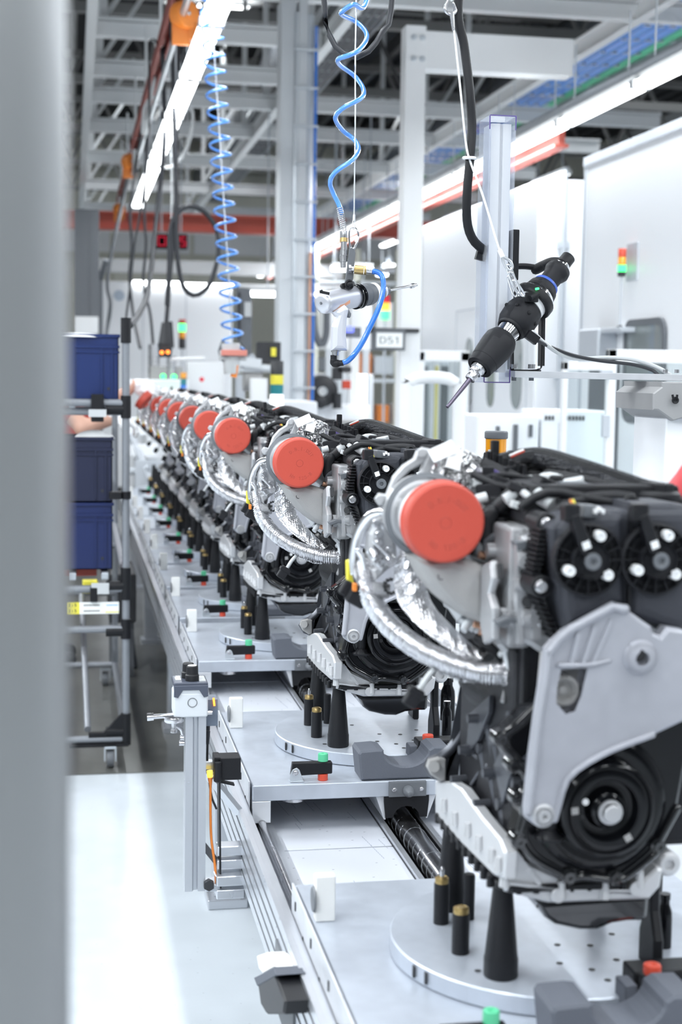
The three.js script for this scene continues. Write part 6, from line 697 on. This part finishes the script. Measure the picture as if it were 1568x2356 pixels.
{
  const t = T('person', 'worker half hidden behind the rack, white glove and bare forearms reaching over the line', 'person');
  const hip = [-.16, .98, -8.25], chest = [-.12, 1.34, -8.25], neck = [-.08, 1.52, -8.25], shL = [-.08, 1.45, -8.43], shR = [-.08, 1.45, -8.07], elL = [.10, 1.30, -8.62], haL = [.3471,1.5377,-8.62], elR = [.0589,1.3203,-7.78], haR = [.216,1.3721,-7.82];
  P(t, 'body', [blob([[[-.08, 1.50, -8.25], [-.06, 1.58, -8.25], .055, .055], [[-.05, 1.66, -8.25], [-.05, 1.73, -8.25], .082, .09], [[-.0, 1.62, -8.25], [.0, 1.64, -8.25], .05, .055], [[.045, 1.665, -8.25], [.055, 1.645, -8.25], .012, .016], [[-.05, 1.67, -8.345], [-.045, 1.70, -8.345], .018, .022], [[-.05, 1.67, -8.155], [-.045, 1.70, -8.155], .018, .022]], .011, .03), blob([[elL, haL, .044, .032], [add(elL, [-.06, .05, .06]), elL, .05, .044]], .01), blob([[elR, haR, .043, .032], [add(elR, [-.1, .1, -.05]), elR, .05, .043]], .01)], M.skin);
  P(t, 'shirt', [blob([[hip, chest, .15, .16], [add(hip, [0, .1, -.09]), add(chest, [0, .02, -.12]), .11, .11], [add(hip, [0, .1, .09]), add(chest, [0, .02, .12]), .11, .11], [chest, shL, .12, .085], [chest, shR, .12, .085], [shL, add(elL, [-.06, .05, .06]), .075, .062], [shR, add(elR, [-.08, .08, -.04]), .075, .06]], .016, .05)], M.shirt, 'red work shirt');
  P(t, 'trousers', [blob([[[-.16, .96, -8.34], [-.14, .52, -8.36], .105, .07], [[-.14, .52, -8.36], [-.16, .10, -8.36], .07, .055], [[-.16, .96, -8.16], [-.14, .52, -8.14], .105, .07], [[-.14, .52, -8.14], [-.16, .10, -8.14], .07, .055], [[-.16, .98, -8.3], [-.16, .98, -8.2], .13, .13]], .016, .04)], M.trousers, 'dark trousers');
  P(t, 'shoe', [blob([[[-.17, .05, -8.36], [-.02, .04, -8.37], .05, .04]], .01)], M.rubber); P(t, 'shoe', [blob([[[-.17, .05, -8.14], [-.02, .04, -8.13], .05, .04]], .01)], M.rubber); P(t, 'hair', [blob([[[-.085, 1.70, -8.25], [-.06, 1.755, -8.25], .085, .085]], .012)], M.hair);
  const hand = (w, dir, down, side) => { // palm, four bent fingers and a thumb
    const f = V(dir).normalize(), s = V(side).normalize(), u = V(down).normalize(), at = (a, b, c) => V(w).addScaledVector(f, a).addScaledVector(s, b).addScaledVector(u, c).toArray(), B = [];
    for (let i = 0; i < 4; i++) B.push([at(.015, -.024 + i * .016, 0), at(.085, -.033 + i * .022, 0), .015, .013]); B.push([at(-.02, 0, 0), at(.02, 0, 0), .032, .028]);
    [.070, .082, .077, .060].forEach((l, i) => { const b = -.033 + i * .022; B.push([at(.085, b, 0), at(.085 + l * .42, b, .010), .0105, .0098], [at(.085 + l * .42, b, .010), at(.085 + l * .66, b, .034), .0098, .009], [at(.085 + l * .66, b, .034), at(.085 + l * .62, b, .058), .009, .008]); });
    B.push([at(.025, -.036, .005), at(.058, -.056, .024), .0135, .012], [at(.058, -.056, .024), at(.088, -.05, .05), .012, .0095]); return blob(B, .0045, .008);
  };
  P(t, 'glove', hand(haL, [.95, -.1, .1], [.15, -.35, -.9], [0, 1, -.3]), M.glove, 'white glove'); P(t, 'glove', hand(haR, [1, -.3, -.2], [-.2, -1, 0], [0, .1, -1]), M.glove, 'white glove');
}
{ const c = [.395,1.4615,-8.58], t = T('loose_plug', 'loose red plastic cap tilted in the worker’s white gloved hand', 'cap'); P(t, 'shell', rev([[.0592, 0], [.0575, .004], [.0572, .03], [.054, .034], [0, .034]], c, [.74, -.62, .25], 36), M.cap, 'red shell'); P(t, 'rim', tor(c, [.74, -.62, .25], .058, .002, 36, 6), M.cap); }
{ const q = add([.1529,.7472,.1], [.74, .71, -2.178]), t = T('protective_plug', 'blurred red plastic plug standing on the far side of the first engine', 'plug'); P(t, 'plug', [rev([[.02, -.03], [.018, 0], [.012, .02], [.006, .05], [0, .052]], q, [.35, .9, 0], 18), rev([[.024, -.03], [.024, -.02], [.02, -.018]], q, [.35, .9, 0], 18)], mat([.6, .06, .07], .45), 'red plug'); P(t, 'stem', cy(add(q, [0, -.09, 0]), add(q, [0, -.02, 0]), .012), M.rubber); }
renderer.render(scene, camera);
